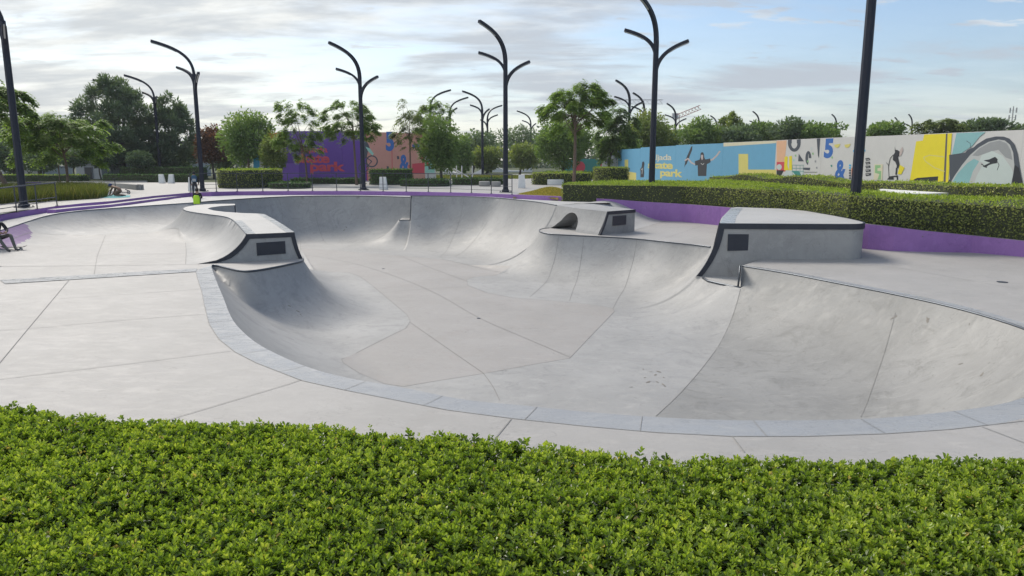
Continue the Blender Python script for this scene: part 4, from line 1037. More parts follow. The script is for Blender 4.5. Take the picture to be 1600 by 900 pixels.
mp = [W(*p, 1.0)[:2] for p in [(800,303.5),(840,305),(874,306.5),(878,294),(850,291),(820,293),(803,298)]]
mp = [(0.05,42.6),(1.2,42.2),(2.55,40.4),(3.2,43),(3.4,47),(1.8,49),(.6,47)]
zm = lambda x, y: .98+.5*math.exp(-(((x-2.4)/1.3)**2+((y-45)/3)**2))
mo = cdt_mesh('grass_mound', [(p[0], p[1], .95) for p in mp], None, .95, grid=.4, mats=[M['ground']], zfun=lambda P: arr(zm, P)); tag(mo, kind='structure')
grass('short dry yellowish grass on the small mound beside the big hedge', mp, .96, .10, 16000, 'dry', zf=zm, w=.02)
grass('short lawn between the far white ramps and the trees', [(-12,88),(-4,86),(6,90),(8,100),(-10,102)], .98, .25, 9000, 'grass', w=.06)
# ------------------------------------------------------------------ promenade
pv = [(p[0], p[1]+.1) for p in kb if p[0] < 2.4]
pp = [(-80, 20)]+[(-24, 16.5)]+[(p[0]-.15, p[1]+.15) for p in kb[1:] if p[0] < 2.4]+[(3, 44), (4.2, 50), (14, 62), (16, 90), (2, 120), (-12, 90), (-20, 74), (-52, 74), (-80, 70)]
pr = cdt_mesh('promenade', [(p[0], p[1], .975) for p in pp], None, .975, mats=[M['paving']], smooth=False); tag(pr, kind='structure')

# ------------------------------------------------------------------ street lamps
M['lens'] = plain('frosted lamp lens', (0.45, 0.46, 0.46), 0.4)
def lamp_parts(r=1.0):
    root = empty('street_lamp'); 
    m = MB(); H = 8.9
    m.tube([(0, 0, 0), (0, 0, .4), (0, 0, H*.5), (0, 0, H)], [.205*r, .185*r, .17*r, .155*r], 8)
    m.build('pole', M['navy'], root)
    m = MB(); m.tube([(0, 0, 0), (0, 0, .05), (0, 0, .06), (0, 0, .22)], [.46*r, .46*r, .27*r, .24*r], 12)
    for k in range(6):
        a = k*math.pi/3; m.tube([(.38*math.cos(a), .38*math.sin(a), .05), (.38*math.cos(a), .38*math.sin(a), .11)], .03, 6)
    m.build('base_plate', M['navy'], root)
    for az, z0, reach, rise, rr in ((0, 8.8, 2.8, 2.35, .15), (-50, 7.9, 1.85, 1.6, .13), (100, 6.9, 1.85, 1.9, .13)):
        a = R_(az); P = []; rad = []
        for k in range(15):
            t = k/14
            p0, p1, p2, p3 = (0, z0), (0.02, z0+rise*.55), (reach*.30, z0+rise*.80), (reach, z0+rise)
            x, z = [(1-t)**3*p0[i]+3*(1-t)**2*t*p1[i]+3*(1-t)*t*t*p2[i]+t**3*p3[i] for i in (0, 1)]
            P.append((x*math.cos(a), x*math.sin(a), z)); rad.append(rr*(1-.12*t)*1.1)
        m = MB(); m.tube(P, rad, 4, squash=.9, up=(-math.sin(a), math.cos(a), 0.0001)); arm = m.build('arm', M['navy'], root)
        q = [Vector(p) for p in P[9:15]]; q[-1] = q[-1]*.96+q[-2]*.04; m = MB(); m.tube([p+Vector((0, 0, -rad[-1]*.86)) for p in q], .05, 4, squash=.9, up=(-math.sin(a), math.cos(a), 0.0001))
        m.build('lamp_head', M['lens'], arm)
    return root
def copy_tree(o, parent=None):
    c = o.copy(); COL.objects.link(c)
    if parent is not None: c.parent = parent
    for ch in list(o.children): copy_tree(ch, c)
    return c
lamp0 = lamp_parts()
lamps = [ # px, base py or None, Y, yaw, scale, label
 (1018, None, 43.0, 233, 1.0, 'tall dark lamp standing in the hedge before the blue hoarding'),
 (1338, None, 27.6, 233, 1.08, 'closest dark lamp post, rising out of the big hedge on the right'),
 (790, None, 51.0, 233, .99, 'dark lamp in the middle by the right end of the railing'),
 (568, None, 55.0, 230, .93, 'dark lamp in front of the left edge of the pink hoarding'),
 (316, None, 52.6, 203, .92, 'dark lamp beside the standing person with the blue backpack'),
 (34, None, 34.6, 205, .93, 'dark lamp behind the left railing, cut by the left edge'),
 (250, None, 92, 203, 1.11, 'distant lamp in front of the big feathery tree, right of its middle'),
 (200, None, 97, 203, 1.11, 'distant lamp half hidden by the middle of the big feathery tree'),
 (50, None, 110, 203, 1.13, 'distant lamp half hidden by the tree at the far left'),
 (674, None, 112, 0, 1.13, 'distant lamp in the dark bushy tree, its arm curving right'),
 (704, None, 125, 0, 1.13, 'distant lamp with an arm arching right towards its neighbour, left of the middle lamp'),
 (754, None, 104, 203, 1.04, 'far lamp with a tall upright arm, just left of the middle lamp'),
 (762, None, 128, 30, 1.04, 'slim far lamp right behind the one left of the middle lamp'),
 (829, None, 150, 200, 1.07, 'very distant lamp above the round dense tree on its left'),
 (981, None, 100, 225, 1.12, 'far lamp left of the blue hoarding, the nearer of the pair'),
 (1004, None, 118, 225, 1.12, 'far lamp left of the blue hoarding, the farther of the pair'),
 (1053, None, 138, 225, 1.11, 'distant lamp behind the blue hoarding, right of the tall near lamp'),
 (1117, None, 175, 225, 1.11, 'distant lamp among the trees above the painted man'),
 (1182, None, 160, 225, 1.11, 'distant lamp above the right end of the blue hoarding'),
 (1302, None, 170, 225, 1.11, 'distant lamp left of the nearest pole, over the white mural'),
 (1398, None, 182, 225, 1.11, 'distant lamp over the mural, left one of the pair right of the nearest pole'),
 (1419, None, 170, 225, 1.11, 'distant lamp over the mural, right one of the pair right of the nearest pole'),
]
for i, (px, pb, Y, yaw, s, lab) in enumerate(lamps):
    o = lamp0 if i == 0 else copy_tree(lamp0)
    X = WY(px, 290 if Y < 60 else 262, Y)[0]
    o.location = (X, Y, .96); o.rotation_euler = (0, 0, R_(yaw)); o.scale = (max(s, .9), max(s, .9), s)
    if i == 1: o.scale = (1.05, 1.05, 1.2)
    tag(o, lab, 'street lamp', 'branching dark street lamps')

# ------------------------------------------------------------------ railings
M['rail'] = plain('dark grey railing steel', (0.05, 0.055, 0.07), 0.4, .4)
def railing(pts, label, step, h, hs, r=.018, skip=0):
    root = empty('railing', tuple(pts[0])); tag(root, label, 'railing'); q = [np.array(p) for p in pts]
    L_ = [0]
    for a, b in zip(q[:-1], q[1:]): L_.append(L_[-1]+np.linalg.norm((b-a)[:2]))
    Q = np.array(q); o0 = np.array(pts[0])
    at = lambda s: np.array([np.interp(s, L_, Q[:, k]) for k in range(3)])
    n = int(L_[-1]/step); first = None
    for i in range(n+1):
        p = at(i*L_[-1]/n)-o0
        if first is None:
            m = MB(); m.box((0, 0, h/2), (.05, .02, h), 0); m.box((0, 0, .01), (.13, .13, .02), 0); m.box((0, 0, h), (.05, .05, .03), 0); first = m.build('post', M['rail'], root); first.location = p
        else: c = first.copy(); COL.objects.link(c); c.parent = root; c.location = p
    for k, hh in enumerate(hs):
        m = MB(); m.tube([tuple(p-o0+np.array([0, 0, hh])) for p in [at(s) for s in np.linspace(0, L_[-1], max(4, int(L_[-1]/1.0)))]], r*(1.4 if k == 0 else .8), 6); m.build('rail', M['rail'], root)
    return root
kz = lambda p: (p[0], p[1]+.12, p[2])
rail_pts = [kz(p) for p in kb[len(lkerb):len(lkerb)+8]]
railing(rail_pts, 'long thin steel railing standing on the far purple kerb', 1.55, 1.15, (1.15, .46, .22), .016)
lr = [kz(p) for p in kb[1:5]]
railing(lr, 'dark steel railing on the left purple wall, cut by the left edge', 1.5, 1.12, (1.12, .42, .26), .024)

# ------------------------------------------------------------------ bollards, benches
def bollard(px, Y, w, d, h, sk, label):
    X = WY(px, 285, Y)[0]; m = MB(); V = [(-w/2, -d/2, 0), (w/2, -d/2, 0), (w/2, d/2, 0), (-w/2, d/2, 0)]
    V2 = [(-w*.38+sk, -d*.3, h), (w*.38+sk, -d*.3, h), (w*.38+sk, d*.3, h), (-w*.38+sk, d*.3, h)]
    m.add(V+V2, [(3, 2, 1, 0), (4, 5, 6, 7), (0, 1, 5, 4), (1, 2, 6, 5), (2, 3, 7, 6), (3, 0, 4, 7)]); o = m.build('concrete_bollard', M['white']); o.location = (X, Y, .975)
    bv = o.modifiers.new('b', 'BEVEL'); bv.width = .02; bv.segments = 2
    tag(o, label, 'bollard', 'white tapered concrete bollards')
bollard(253.5, 71, .55, .4, .86, -.06, 'white tapered bollard, left of the pair in front of the dark hedge')
bollard(267.5, 71, .55, .4, .86, .06, 'white tapered bollard, right of the pair in front of the dark hedge')
bollard(599, 56, .62, .45, .95, -.03, 'single white tapered bollard right of the lamp before the pink hoarding')
bollard(815, 59, .62, .5, 1.05, 0, 'white bollard with a raised top, right of the middle lamp')
bollard(299, 53.0, .40, .4, 1.0, 0, 'white bollard behind the standing person')
def bench(px, py, w, label, h=.42, d=.7, name='stone_bench', mat='white', rz=0):
    X, Y, _ = W(px, py, .975); m = MB(); P = chaikin([np.array((*p, 0)) for p in boxpoly(0, 0, w, d, rz)], 2, True)
    m.prism([tuple(p[:2]) for p in P], 0, h); o = m.build(name, M[mat]); o.location = (X, Y, .975); bv = o.modifiers.new('b', 'BEVEL'); bv.width = .05; bv.segments = 2
    tag(o, label, 'bench', 'rounded concrete benches')
bench(757, 291, .95, 'rounded grey bench left of the middle lamp', mat='paving'); bench(775, 291.5, .8, 'small rounded bench close to the middle lamp', mat='paving'); bench(783, 287.5, 1.2, 'pale rounded bench just behind the middle lamp')
bench(868, 289, 1.5, 'pale rounded bench showing above the dry grass mound', .5)
# low curved walls of the left promenade
def lowwall(px_pts, h, th, label, mat='paving', z=.975):
    q = chaikin([W(a, b, z) for a, b in px_pts], 2); q = np.array(q); t = np.gradient(q[:, :2], axis=0); t /= np.linalg.norm(t, axis=1)[:, None]; nn = np.column_stack([-t[:, 1], t[:, 0]])*th
    poly = [tuple(p) for p in q[:, :2]]+[tuple(p) for p in (q[:, :2]+nn)[::-1]]; m = MB(); m.prism(poly, z-.02, z+h); o = m.build('low_wall', M[mat]); tag(o, label, 'low wall')
lowwall([(95,291),(140,291.5),(190,294),(218,297.5),(225,296)], .38, .35, 'low grey concrete wall behind the crouching person, ending in a rounded tip')
lowwall([(-20,288),(60,286.5),(160,285.5),(230,285)], .16, .3, 'long pale kerb wall in front of the distant left hedge')

# ------------------------------------------------------------------ hoardings with murals
def flat(name, col, rough=.5): return plain(name, col, rough, var=.03, scale=2)
HM = {k: flat('print '+k, c) for k, c in dict(blue=(.12,.34,.52), yellow=(.62,.55,.16), hot=(.72,.60,.02), white=(.56,.55,.54), black=(.02,.022,.03), cream=(.62,.57,.42), peach=(.68,.40,.25), teal=(.22,.42,.44), dteal=(.05,.24,.22),
      skin=(.48,.40,.38), navy=(.06,.07,.09), purple=(.12,.045,.30), lilac=(.20,.09,.44), pink=(.55,.27,.22), red=(.55,.06,.09), cobalt=(.03,.13,.42), sky=(.05,.38,.66), orange=(.66,.20,.05), green=(.25,.45,.22), mint=(.30,.58,.50), grey=(.28,.29,.30), lgrey=(.45,.46,.46), dgrey=(.09,.095,.11), rail=(.10,.09,.10), pale=(.50,.56,.55)).items()}
class Mural:
    """flat printed shapes on one hoarding face; layers stand 3 mm apart"""
    def __init__(s, fn, root, ctr): s.fn = fn; s.root = root; s.k = 0; s.parts = []; s.off = np.array(ctr)
    def poly(s, pts, col, name='print'):
        s.k += 1; o_ = .002+.00015*s.k; V = [s.fn(px, py, o_)-s.off for px, py in pts]
        s.parts.append((V, col)); return s
    def line(s, pts, w, col):
        P = [np.array(p, float) for p in pts]
        for a, b in zip(P[:-1], P[1:]):
            t = (b-a)/max(np.linalg.norm(b-a), 1e-6); n = np.array([-t[1], t[0]])*w/2; s.poly([a+n, b+n, b-n, a-n], col)
        return s
    def arc(s, cx, cy, rx, ry, w, a0, a1, col, n=20):
        A = np.radians(np.linspace(a0, a1, n)); o = [(cx+rx*math.cos(a), cy+ry*math.sin(a)) for a in A]; i = [(cx+(rx-w)*math.cos(a), cy+(ry-w)*math.sin(a)) for a in A]
        s.k += 1; o_ = .002+.00015*s.k
        for k in range(n-1): s.parts.append(([s.fn(*p, o_)-s.off for p in (o[k], o[k+1], i[k+1], i[k])], col))
        return s
    def build(s, name='mural'):
        cols = sorted({c for _, c in s.parts}); m = MB()
        for V, c in s.parts: m.add(V, [tuple(range(len(V)))], cols.index(c))
        o = m.build(name, [HM[c] for c in cols], s.root)
        # face all prints to the front
        bmm = bmesh.new(); bmm.from_mesh(o.data); bmesh.ops.triangulate(bmm, faces=bmm.faces, ngon_method='EAR_CLIP')
        fnv = Vector(s.fn(800, 200, 1.0)-s.fn(800, 200, 0.0)).normalized() if False else s.nrm
        for f in bmm.faces:
            if f.normal.dot(fnv) < 0: f.normal_flip()
        bmm.to_mesh(o.data); bmm.free(); return o
def text_at(s, body, corner, right, size, col, parent, ctr, nrm, bold=.03, name='lettering', sx=1.0, lift=.004):
    cu = bpy.data.curves.new(name, 'FONT'); cu.body = body; cu.size = size; cu.offset = bold*size; cu.resolution_u = 4; cu.space_character = .92
    cu.materials.append(HM[col]); o = bpy.data.objects.new(name, cu); COL.objects.link(o)
    xa = Vector((right[0], right[1], 0)).normalized(); za = Vector((nrm[0], nrm[1], 0)).normalized(); ya = Vector((0, 0, 1))
    M4 = Matrix((xa, ya, za)).transposed().to_4x4(); o.parent = parent
    o.matrix_local = Matrix.Translation(Vector(corner)-Vector(ctr)+za*lift) @ M4 @ Matrix.Diagonal((sx, 1, 1, 1))
    bpy.context.view_layer.update(); me = bpy.data.meshes.new_from_object(o.evaluated_get(bpy.context.evaluated_depsgraph_get())); mw = o.matrix_local.copy()
    bpy.data.objects.remove(o); o = bpy.data.objects.new(name, me); COL.objects.link(o); o.parent = parent; o.matrix_local = mw
    return o
# right hoarding: built of panels along the line
rh = empty('mural_hoarding', tuple(HP0)+(.96,)); tag(rh, 'long printed hoarding on the right, blue with yellow lettering then white, yellow and teal murals', 'hoarding')
ctr = np.array([HP0[0], HP0[1], .96])
ztop = lambda s: None
def panel(pxa, pxb, pya, pyb, mat, name='panel'):
    A, B = HW(pxa, pya), HW(pxb, pyb); m = MB(); zt_ = (A[2], B[2]); V = []
    for q, z in ((A, zt_[0]), (B, zt_[1])):
        for o in (0, -.08): V += [(q[0]+hn[0]*o-ctr[0], q[1]+hn[1]*o-ctr[1], 0), (q[0]+hn[0]*o-ctr[0], q[1]+hn[1]*o-ctr[1], z-.96)]
    m.add(V, [(0, 4, 5, 1), (2, 3, 7, 6), (1, 5, 7, 3), (0, 1, 3, 2), (4, 6, 7, 5)]); return m.build(name, HM[mat], rh)
for a, b, ya, yb, mt in [(964,1001,234,232.0,'blue'),(1001.2,1056,230.5,227.6,'blue'),(1056.2,1130,226.8,223.8,'blue'),(1130.2,1213,223.0,219.5,'blue'),(1213.2,1285,219.2,215.8,'white'),(1285.2,1400,215.7,211.5,'white'),(1400.2,1487,211.4,207.6,'white'),(1487.2,1600,207.5,202.8,'white'),(1600.2,1760,202.7,196,'white')]:
    panel(a, b, ya, yb, mt)
Mu = Mural(HW, rh, ctr); Mu.nrm = Vector((hn[0], hn[1], 0))
Mu.poly([(1130.4,223.2),(1212.8,219.6),(1212.8,223.6),(1130.4,229)], 'cream').poly([(1154,240.5),(1169,240.5),(1169,265),(1212.8,265),(1212.8,292),(1154,290)], 'yellow')
Mu.poly([(976,249.5),(981.5,249.2),(981.5,268),(994,270),(994,282),(976,281)], 'yellow')
Mu.poly([(964.2,234.3),(965.4,234.2),(965.4,285),(964.2,285)], 'white')
# man with raised arms and board
Mu.poly([(1069,262),(1071,250),(1080,229),(1082,228.5),(1081.5,234),(1073,256),(1070.5,258.5)], 'black').line([(1070,251),(1075,247.5),(1080,254),(1086,257)], 2.2, 'skin')
Mu.line([(1108,250.5),(1113,249.5),(1120,243),(1125,236)], 2.4, 'skin').poly([(1085.5,252),(1094,249),(1103,249),(1109.5,247.5),(1110.5,253.5),(1104.5,256.5),(1103.5,275),(1090.5,275),(1090,258),(1086.5,259)], 'black')
Mu.poly([(1094.5,240),(1096,238),(1098.5,238),(1100,241),(1100.5,246),(1102,249),(1093,249),(1094.6,245)], 'black').poly([(1095.5,242),(1098.6,242),(1098.4,248),(1096.8,250.5),(1095.3,247)], 'skin').line([(1095,255),(1098,257.5),(1100,255)], .9, 'lgrey')
# small dark figure
Mu.poly([(1003.5,253),(1006,252),(1007,256),(1006,262),(1006.5,269),(1006,277),(1000.5,277),(1001,268),(999.8,265),(1002.5,261)], 'black').line([(1001,266),(1004,263),(1003,272)], .8, 'lgrey')
# colourful section
Mu.poly([(1213.4,220),(1229,219.3),(1229,224),(1226,253),(1213.4,253)], 'peach').poly([(1213.4,253),(1230,253),(1228,268),(1213.4,268)], 'red').poly([(1213.4,266),(1225,266),(1219,277),(1213.4,277)], 'black').poly([(1228,266),(1255,266),(1255,278),(1222,278)], 'pale').poly([(1237,267),(1248,267),(1254,277),(1246,277)], 'dteal')
for y in (258, 263, 268): Mu.line([(1237,y),(1256,y)], .6, 'dteal')
for x in (1238, 1244, 1250, 1255): Mu.line([(x,258),(x,275)], .5, 'dteal')
Mu.poly([(1226,246),(1229,243.5),(1231,246),(1230,258),(1233,266),(1225,266)], 'hot').poly([(1233,244),(1237.5,243.5),(1237.5,266),(1233,266)], 'hot').arc(1217.5,261,4,4.5,4,0,360,'pale')
Mu.arc(1241,223,10,14,5,-20,200,'navy').poly([(1231,219),(1237,218),(1237,224),(1231,224)], 'navy').poly([(1245,218),(1251,217.6),(1251,224),(1245,224)], 'navy')
Mu.poly([(1248,240),(1256,252),(1247,252)], 'navy').arc(1263,247,4.6,11,4,100,360,'navy').poly([(1255,262),(1266,262),(1265,266),(1255,265)], 'navy').poly([(1276,216.5),(1281.5,216.3),(1279.5,247),(1278,243)], 'navy').line([(1256,269),(1277,269)], .8, 'navy')
for x, y, c in [(1262,252,'green'),(1270,240,'green'),(1274,252,'grey'),(1276,262,'grey'),(1268,232,'pale'),(1243,243,'green'),(1240,250,'mint'),(1299,259,'dteal'),(1300,246,'green'),(1275,277,'orange'),(1277,275,'red')]: Mu.poly([(x-1.4,y-1),(x+1,y-1.8),(x+1.4,y+1.4),(x-.6,y+2)], c)
# yellow half discs
for x in (1308, 1324): Mu.poly([(x-5,y_) if False else (x-5,226.2) , (x+5,224.5),(x+3.4,229),(x-.3,231.2),(x-3.5,229.8)], 'yellow')
Mu.line([(1333,236),(1352,235)], 3.2, 'sky')
# lettering block right of pole
for k in range(5): Mu.poly([(1352,247+k*6),(1358+k*.8,246.5+k*6),(1360,250+k*6),(1353,251+k*6)], 'black').line([(1353,248.6+k*6),(1358,249+k*6)], .7, 'white')
for k in range(6): Mu.poly([(1326.5,257+k*4),(1329.6,257+k*4),(1329.6,259.6+k*4),(1326.5,259.6+k*4)], 'sky' if k < 2 else 'navy')
Mu.poly([(1330.5,262),(1334,262),(1334,282),(1330.5,282)], 'orange').poly([(1366,256.5),(1379.5,256.5),(1378.5,281),(1365,281)], 'cream').poly([(1367.5,258),(1376,258),(1376,262),(1371,263),(1371,267),(1377,267),(1376.5,280.5),(1371,280.5),(1374,272),(1367,270)], 'green')
# skater
Mu.line([(1389,277),(1388,258),(1385,254)], .8, 'black').line([(1388,260),(1391,247),(1396,241.5)], .9, 'black').poly([(1397.8,229),(1399,234),(1402.5,234.5),(1406,237),(1407,241),(1403,245.5),(1404.5,252),(1405.5,258),(1403.5,263),(1401,263),(1401,258),(1398.5,252.5),(1395,250),(1395.5,243),(1398.5,238)], 'black')
Mu.poly([(1406,235),(1410,229),(1411,235),(1408,243),(1405,244)], 'skin').poly([(1406,257.5),(1413.5,262),(1408,272.5),(1402.5,272)], 'hot').line([(1401,262),(1400,273)], 2.4, 'black').poly([(1386,280.5),(1390,275.5),(1403,274),(1403,281),(1401,281),(1401,276.5),(1396,276.5),(1396,280.5)], 'black')
# yellow panel
Mu.poly([(1431.5,221),(1442,219.4),(1444,210.2),(1478,208.8),(1474,284.5),(1421.5,282.5)], 'hot').poly([(1480.5,208.7),(1487.5,208.3),(1481.5,285),(1477.5,284.7)], 'hot').poly([(1478,208.8),(1480.6,208.6),(1477.5,285),(1474.5,284.8)], 'rail').poly([(1425,282),(1433,278),(1466,275.5),(1465,284)], 'black').line([(1475,245),(1452,242.5),(1443,246),(1446,252),(1460,262),(1476,268)], 1.8, 'yellow')
# teal skate bowl picture
Mu.poly([(1494.5,208),(1540,206.1),(1530,214),(1519,228),(1500,241),(1487.5,241)], 'teal').poly([(1483,242),(1508,238.5),(1512,234),(1522,230),(1500,256),(1484,281)], 'navy').line([(1510,220),(1516,224),(1517,234)], .8, 'navy')
o1 = [(1481,284),(1490,271),(1501,254),(1513,238),(1527,225),(1541,216.5),(1556,213.2),(1568,213.4),(1577,216.5),(1585,225),(1590,240),(1593,260),(1598.5,289),(1480,286)]
Mu.poly(o1, 'navy').poly([(1485,286),(1492,274),(1503,258),(1516,242),(1530,230),(1545,221.5),(1560,218),(1570,219.5),(1578,226),(1583,238),(1585,258),(1581,288)], 'lgrey')
Mu.poly([(1530,232),(1547,222.5),(1562,219.5),(1573,224),(1579,234),(1582,250),(1571,246),(1560,234),(1545,238),(1528,244),(1519,243)], 'grey').poly([(1534,242),(1550,236),(1566,243),(1580,262),(1583,270),(1580,288),(1520,286),(1526,262)], 'pale').poly([(1487,286),(1496,271),(1511,255),(1522,248),(1530,252),(1520,268),(1514,286)], 'teal').poly([(1514,286),(1521,266),(1531,252),(1537,255),(1526,275),(1522,287)], 'lgrey')
Mu.poly([(1586,258),(1592,262),(1598,288.5),(1580,288)], 'black')
Mu.poly([(1550,247),(1555,245),(1559,249),(1557.5,255),(1551,256),(1545,258),(1540,262),(1535,260),(1541,257),(1547,254),(1540,252),(1537,250.5),(1546,249)], 'black').line([(1558,252),(1561,258),(1558,266)], 1.1, 'dgrey').line([(1533,256),(1542,262)], 1.4, 'black')
Mu.build()
def rtext(body, px, py, hpx, col, bold=.03, sx=1.0, lift=.004, wpx=None):
    A = HW(px, py); B = HW(px, py-hpx); size = (B[2]-A[2])/.70
    o = text_at(None, body, A, -hd, size, col, rh, ctr, hn, bold, 'lettering', 1.0, lift)
    if wpx:
        bpy.context.view_layer.update(); w = o.dimensions[0]; C = HW(px+wpx, py); want = np.linalg.norm((C-A)[:2]); sx = want/max(w, .01)
        o.matrix_local = o.matrix_local @ Matrix.Diagonal((sx, 1, 1, 1))
    return o
rtext('aljada', 1019, 250, 8.5, 'cream', .012, wpx=30)
rtext('skate', 1012, 262.5, 10.5, 'yellow', .03, wpx=39)
rtext('park', 1031, 274.5, 10.5, 'yellow', .03, wpx=35, lift=.008)
rtext('5', 1287, 245, 27, 'cobalt', .05, wpx=14); rtext('&', 1304.5, 279.5, 29, 'cobalt', .04, wpx=17)
Mu2 = None
# left hoarding
LY = 80.0
def LW(px, py, o=0.0):
    d = ray(px, py); t = (LY-o)/d[1]; return np.array([d[0]*t, LY-o, CH+d[2]*t])
lh = empty('mural_hoarding', (WY(550,250,LY)[0], LY, .96)); tag(lh, 'tall hoarding behind the left promenade, purple with red lettering and pink with a painted rider', 'hoarding')
lc = np.array(lh.location)
def lpanel(a, b, ya, yb, mat):
    A, B = LW(a, ya)-lc, LW(b, yb)-lc; m = MB(); m.add([(A[0], 0, 0), (B[0], 0, 0), (B[0], 0, B[2]), (A[0], 0, A[2]), (A[0], .12, 0), (B[0], .12, 0), (B[0], .12, B[2]), (A[0], .12, A[2])], [(0, 1, 2, 3), (5, 4, 7, 6), (3, 2, 6, 7), (0, 3, 7, 4), (1, 5, 6, 2)]); m.build('panel', HM[mat], lh)
for a, b, ya, yb, mt in [(395,413,213,211,'white'),(413.2,440,210,206,'white'),(440.2,486,205,204.6,'purple'),(486.2,533,204.6,204.7,'purple'),(533.2,571,204.7,205.5,'purple'),(571.2,612,206,207,'pink'),(612.2,663,207,209,'pink'),(663.2,680,214,214,'white')]: lpanel(a, b, ya, yb, mt)
Ml = Mural(LW, lh, lc); Ml.nrm = Vector((0, -1, 0))
Ml.poly([(412,208.5),(440,206.4),(440,222),(436,238),(439,252),(430,252),(428,226),(412,222)], 'orange').poly([(396,240),(405,238),(406,268),(396,268)], 'sky').poly([(412,264),(440,262),(440,283),(410,284)], 'mint').poly([(438,252),(441,240),(446,244),(447,268),(446,282),(440,282)], 'navy')
Ml.poly([(440.4,255),(467,255),(467,283),(440.4,282)], 'lilac').poly([(412,256),(418,254),(420,270),(413,275)], 'navy').line([(572,206),(574,285)], 1.2, 'red').line([(612,208),(613,272)], 1.0, 'red')
Ml.arc(581,252,9.5,9.5,2.0,0,360,'navy',28).arc(568,262,8,8,1.6,0,360,'navy',24).line([(572,262),(581,252),(572,246)], 1.4, 'navy').line([(573,246),(580,252)], 1.2, 'navy').poly([(569,224),(573,221),(576,226),(578,232),(584,240),(582,243),(575,236),(573,246),(568,250),(566,238)], 'navy').poly([(571,229),(578,232),(584,240),(582,243),(575,236)], 'mint')
Ml.poly([(644,256),(663,254),(663,271),(644,271)], 'red').poly([(664,250),(679,248),(679,270),(664,270)], 'mint').poly([(644,226),(656,224),(656,230),(645,232)], 'cobalt')
for x, y, c in [(640,260,'red'),(660,248,'red'),(668,256,'red'),(671,262,'navy'),(622,246,'navy'),(606,262,'navy'),(419,262,'mint'),(426,268,'dteal')]: Ml.poly([(x-2,y-2.4),(x+1.4,y-2),(x+2,y+2.4),(x-1.4,y+3)], c)
Ml.build()
def ltext(body, px, py, hpx, wpx, col, bold=.03):
    A = LW(px, py); size = (LW(px, py-hpx)[2]-A[2])/.70; o = text_at(None, body, A, (1, 0), size, col, lh, lc, (0, -1), bold, 'lettering', 1.0, .004 if body != 'park' else .009)
    bpy.context.view_layer.update(); w = o.dimensions[0]; want = LW(px+wpx, py)[0]-A[0]; o.matrix_local = o.matrix_local @ Matrix.Diagonal((want/max(w, .01), 1, 1, 1))
ltext('aljada', 470, 238, 9.5, 42, 'red', .012); ltext('skate', 461, 254, 14, 54, 'red', .035); ltext('park', 484, 267, 14, 55, 'red', .035); ltext('5', 603, 234, 27, 13, 'cobalt', .05); ltext('&', 625, 267, 25, 15, 'cobalt', .04)

# small sign wall behind the left railing
m = MB(); A, B = W(-20,299,.96), W(66,297,.96); m.box(((A[0]+B[0])/2, 48, 1.35), (B[0]-A[0], .12, .8)); o = m.build('sign_wall', HM['white']); tag(o, 'low printed purple and white board seen through the left railing', 'sign board')
def SW(px, py, off=0): d = ray(px, py); t = (47.94-off)/d[1]; return np.array([d[0]*t, 47.94-off, CH+d[2]*t])
Ms = Mural(SW, o, (0, 0, 0)); Ms.nrm = Vector((0, -1, 0)); Ms.poly([(28,284.5),(64,284.5),(64,299),(44,299)], 'lilac').poly([(45,288),(57,287),(58,295),(47,296)], 'red').line([(10,285),(20,297)], 2, 'orange'); Ms.build()

# ------------------------------------------------------------------ far structures
M['cream'] = plain('pale render', (.42,.43,.44), .8, var=.08); M['roof'] = plain('grey roof', (.22,.23,.25), .7); M['glassd'] = plain('dark glass', (.02,.025,.03), .15)
def building(px0, px1, Y, pt, label, gable=False):
    a, b = WY(px0, 250, Y)[0], WY(px1, 250, Y)[0]; z = WY(800, pt, Y)[2]; root = empty('building', ((a+b)/2, Y, .96)); tag(root, label, 'building', 'pale low buildings behind the left trees'); w = b-a
    m = MB()
    if gable:
        h = z-.96; V = [(-w/2, 0, 0), (w/2, 0, 0), (w/2, 0, h*.72), (0, 0, h), (-w/2, 0, h*.72)]; V += [(x, 8, zz2) for x, _, zz2 in V]; m.add(V, [(0, 1, 2, 3, 4), (5, 9, 8, 7, 6), (0, 5, 6, 1), (1, 6, 7, 2), (0, 4, 9, 5)]); m.build('wall', M['cream'], root)
        m = MB(); 
        for s in (-1, 1): m.add([(0, -.2, h+.1), (s*(w/2+.2), -.2, h*.72+.05), (s*(w/2+.2), 8.2, h*.72+.05), (0, 8.2, h+.1)], [(0, 1, 2, 3)])
        m.build('roof', M['roof'], root)
    else:
        h = z-.96; m.box((0, 4, h/2), (w, 8, h)); m.build('wall', M['cream'], root); m = MB(); m.box((0, 4, h+.08), (w+.3, 8.3, .2)); m.build('roof', M['roof'], root)
    for k in range(max(1, int(w/4))):
        f = MB(); x = -w/2+2+k*4 if w > 4 else 0; f.box((x, -.04, h*.42), (1.0, .1, 1.5)); wi = f.build('window', M['roof'], root); f = MB(); f.box((x, -.1, h*.42), (.84, .06, 1.34)); f.build('pane', M['glassd'], wi)
building(117, 157, 88, 258, 'pale low building with a flat roof between the dark round trees'); building(168, 215, 92, 244, 'pale gabled building behind the big feathery tree', True); building(225, 290, 98, 250, 'long pale building behind the two white bollards'); building(0, 60, 105, 262, 'low pale building at the far left seen under the trees')
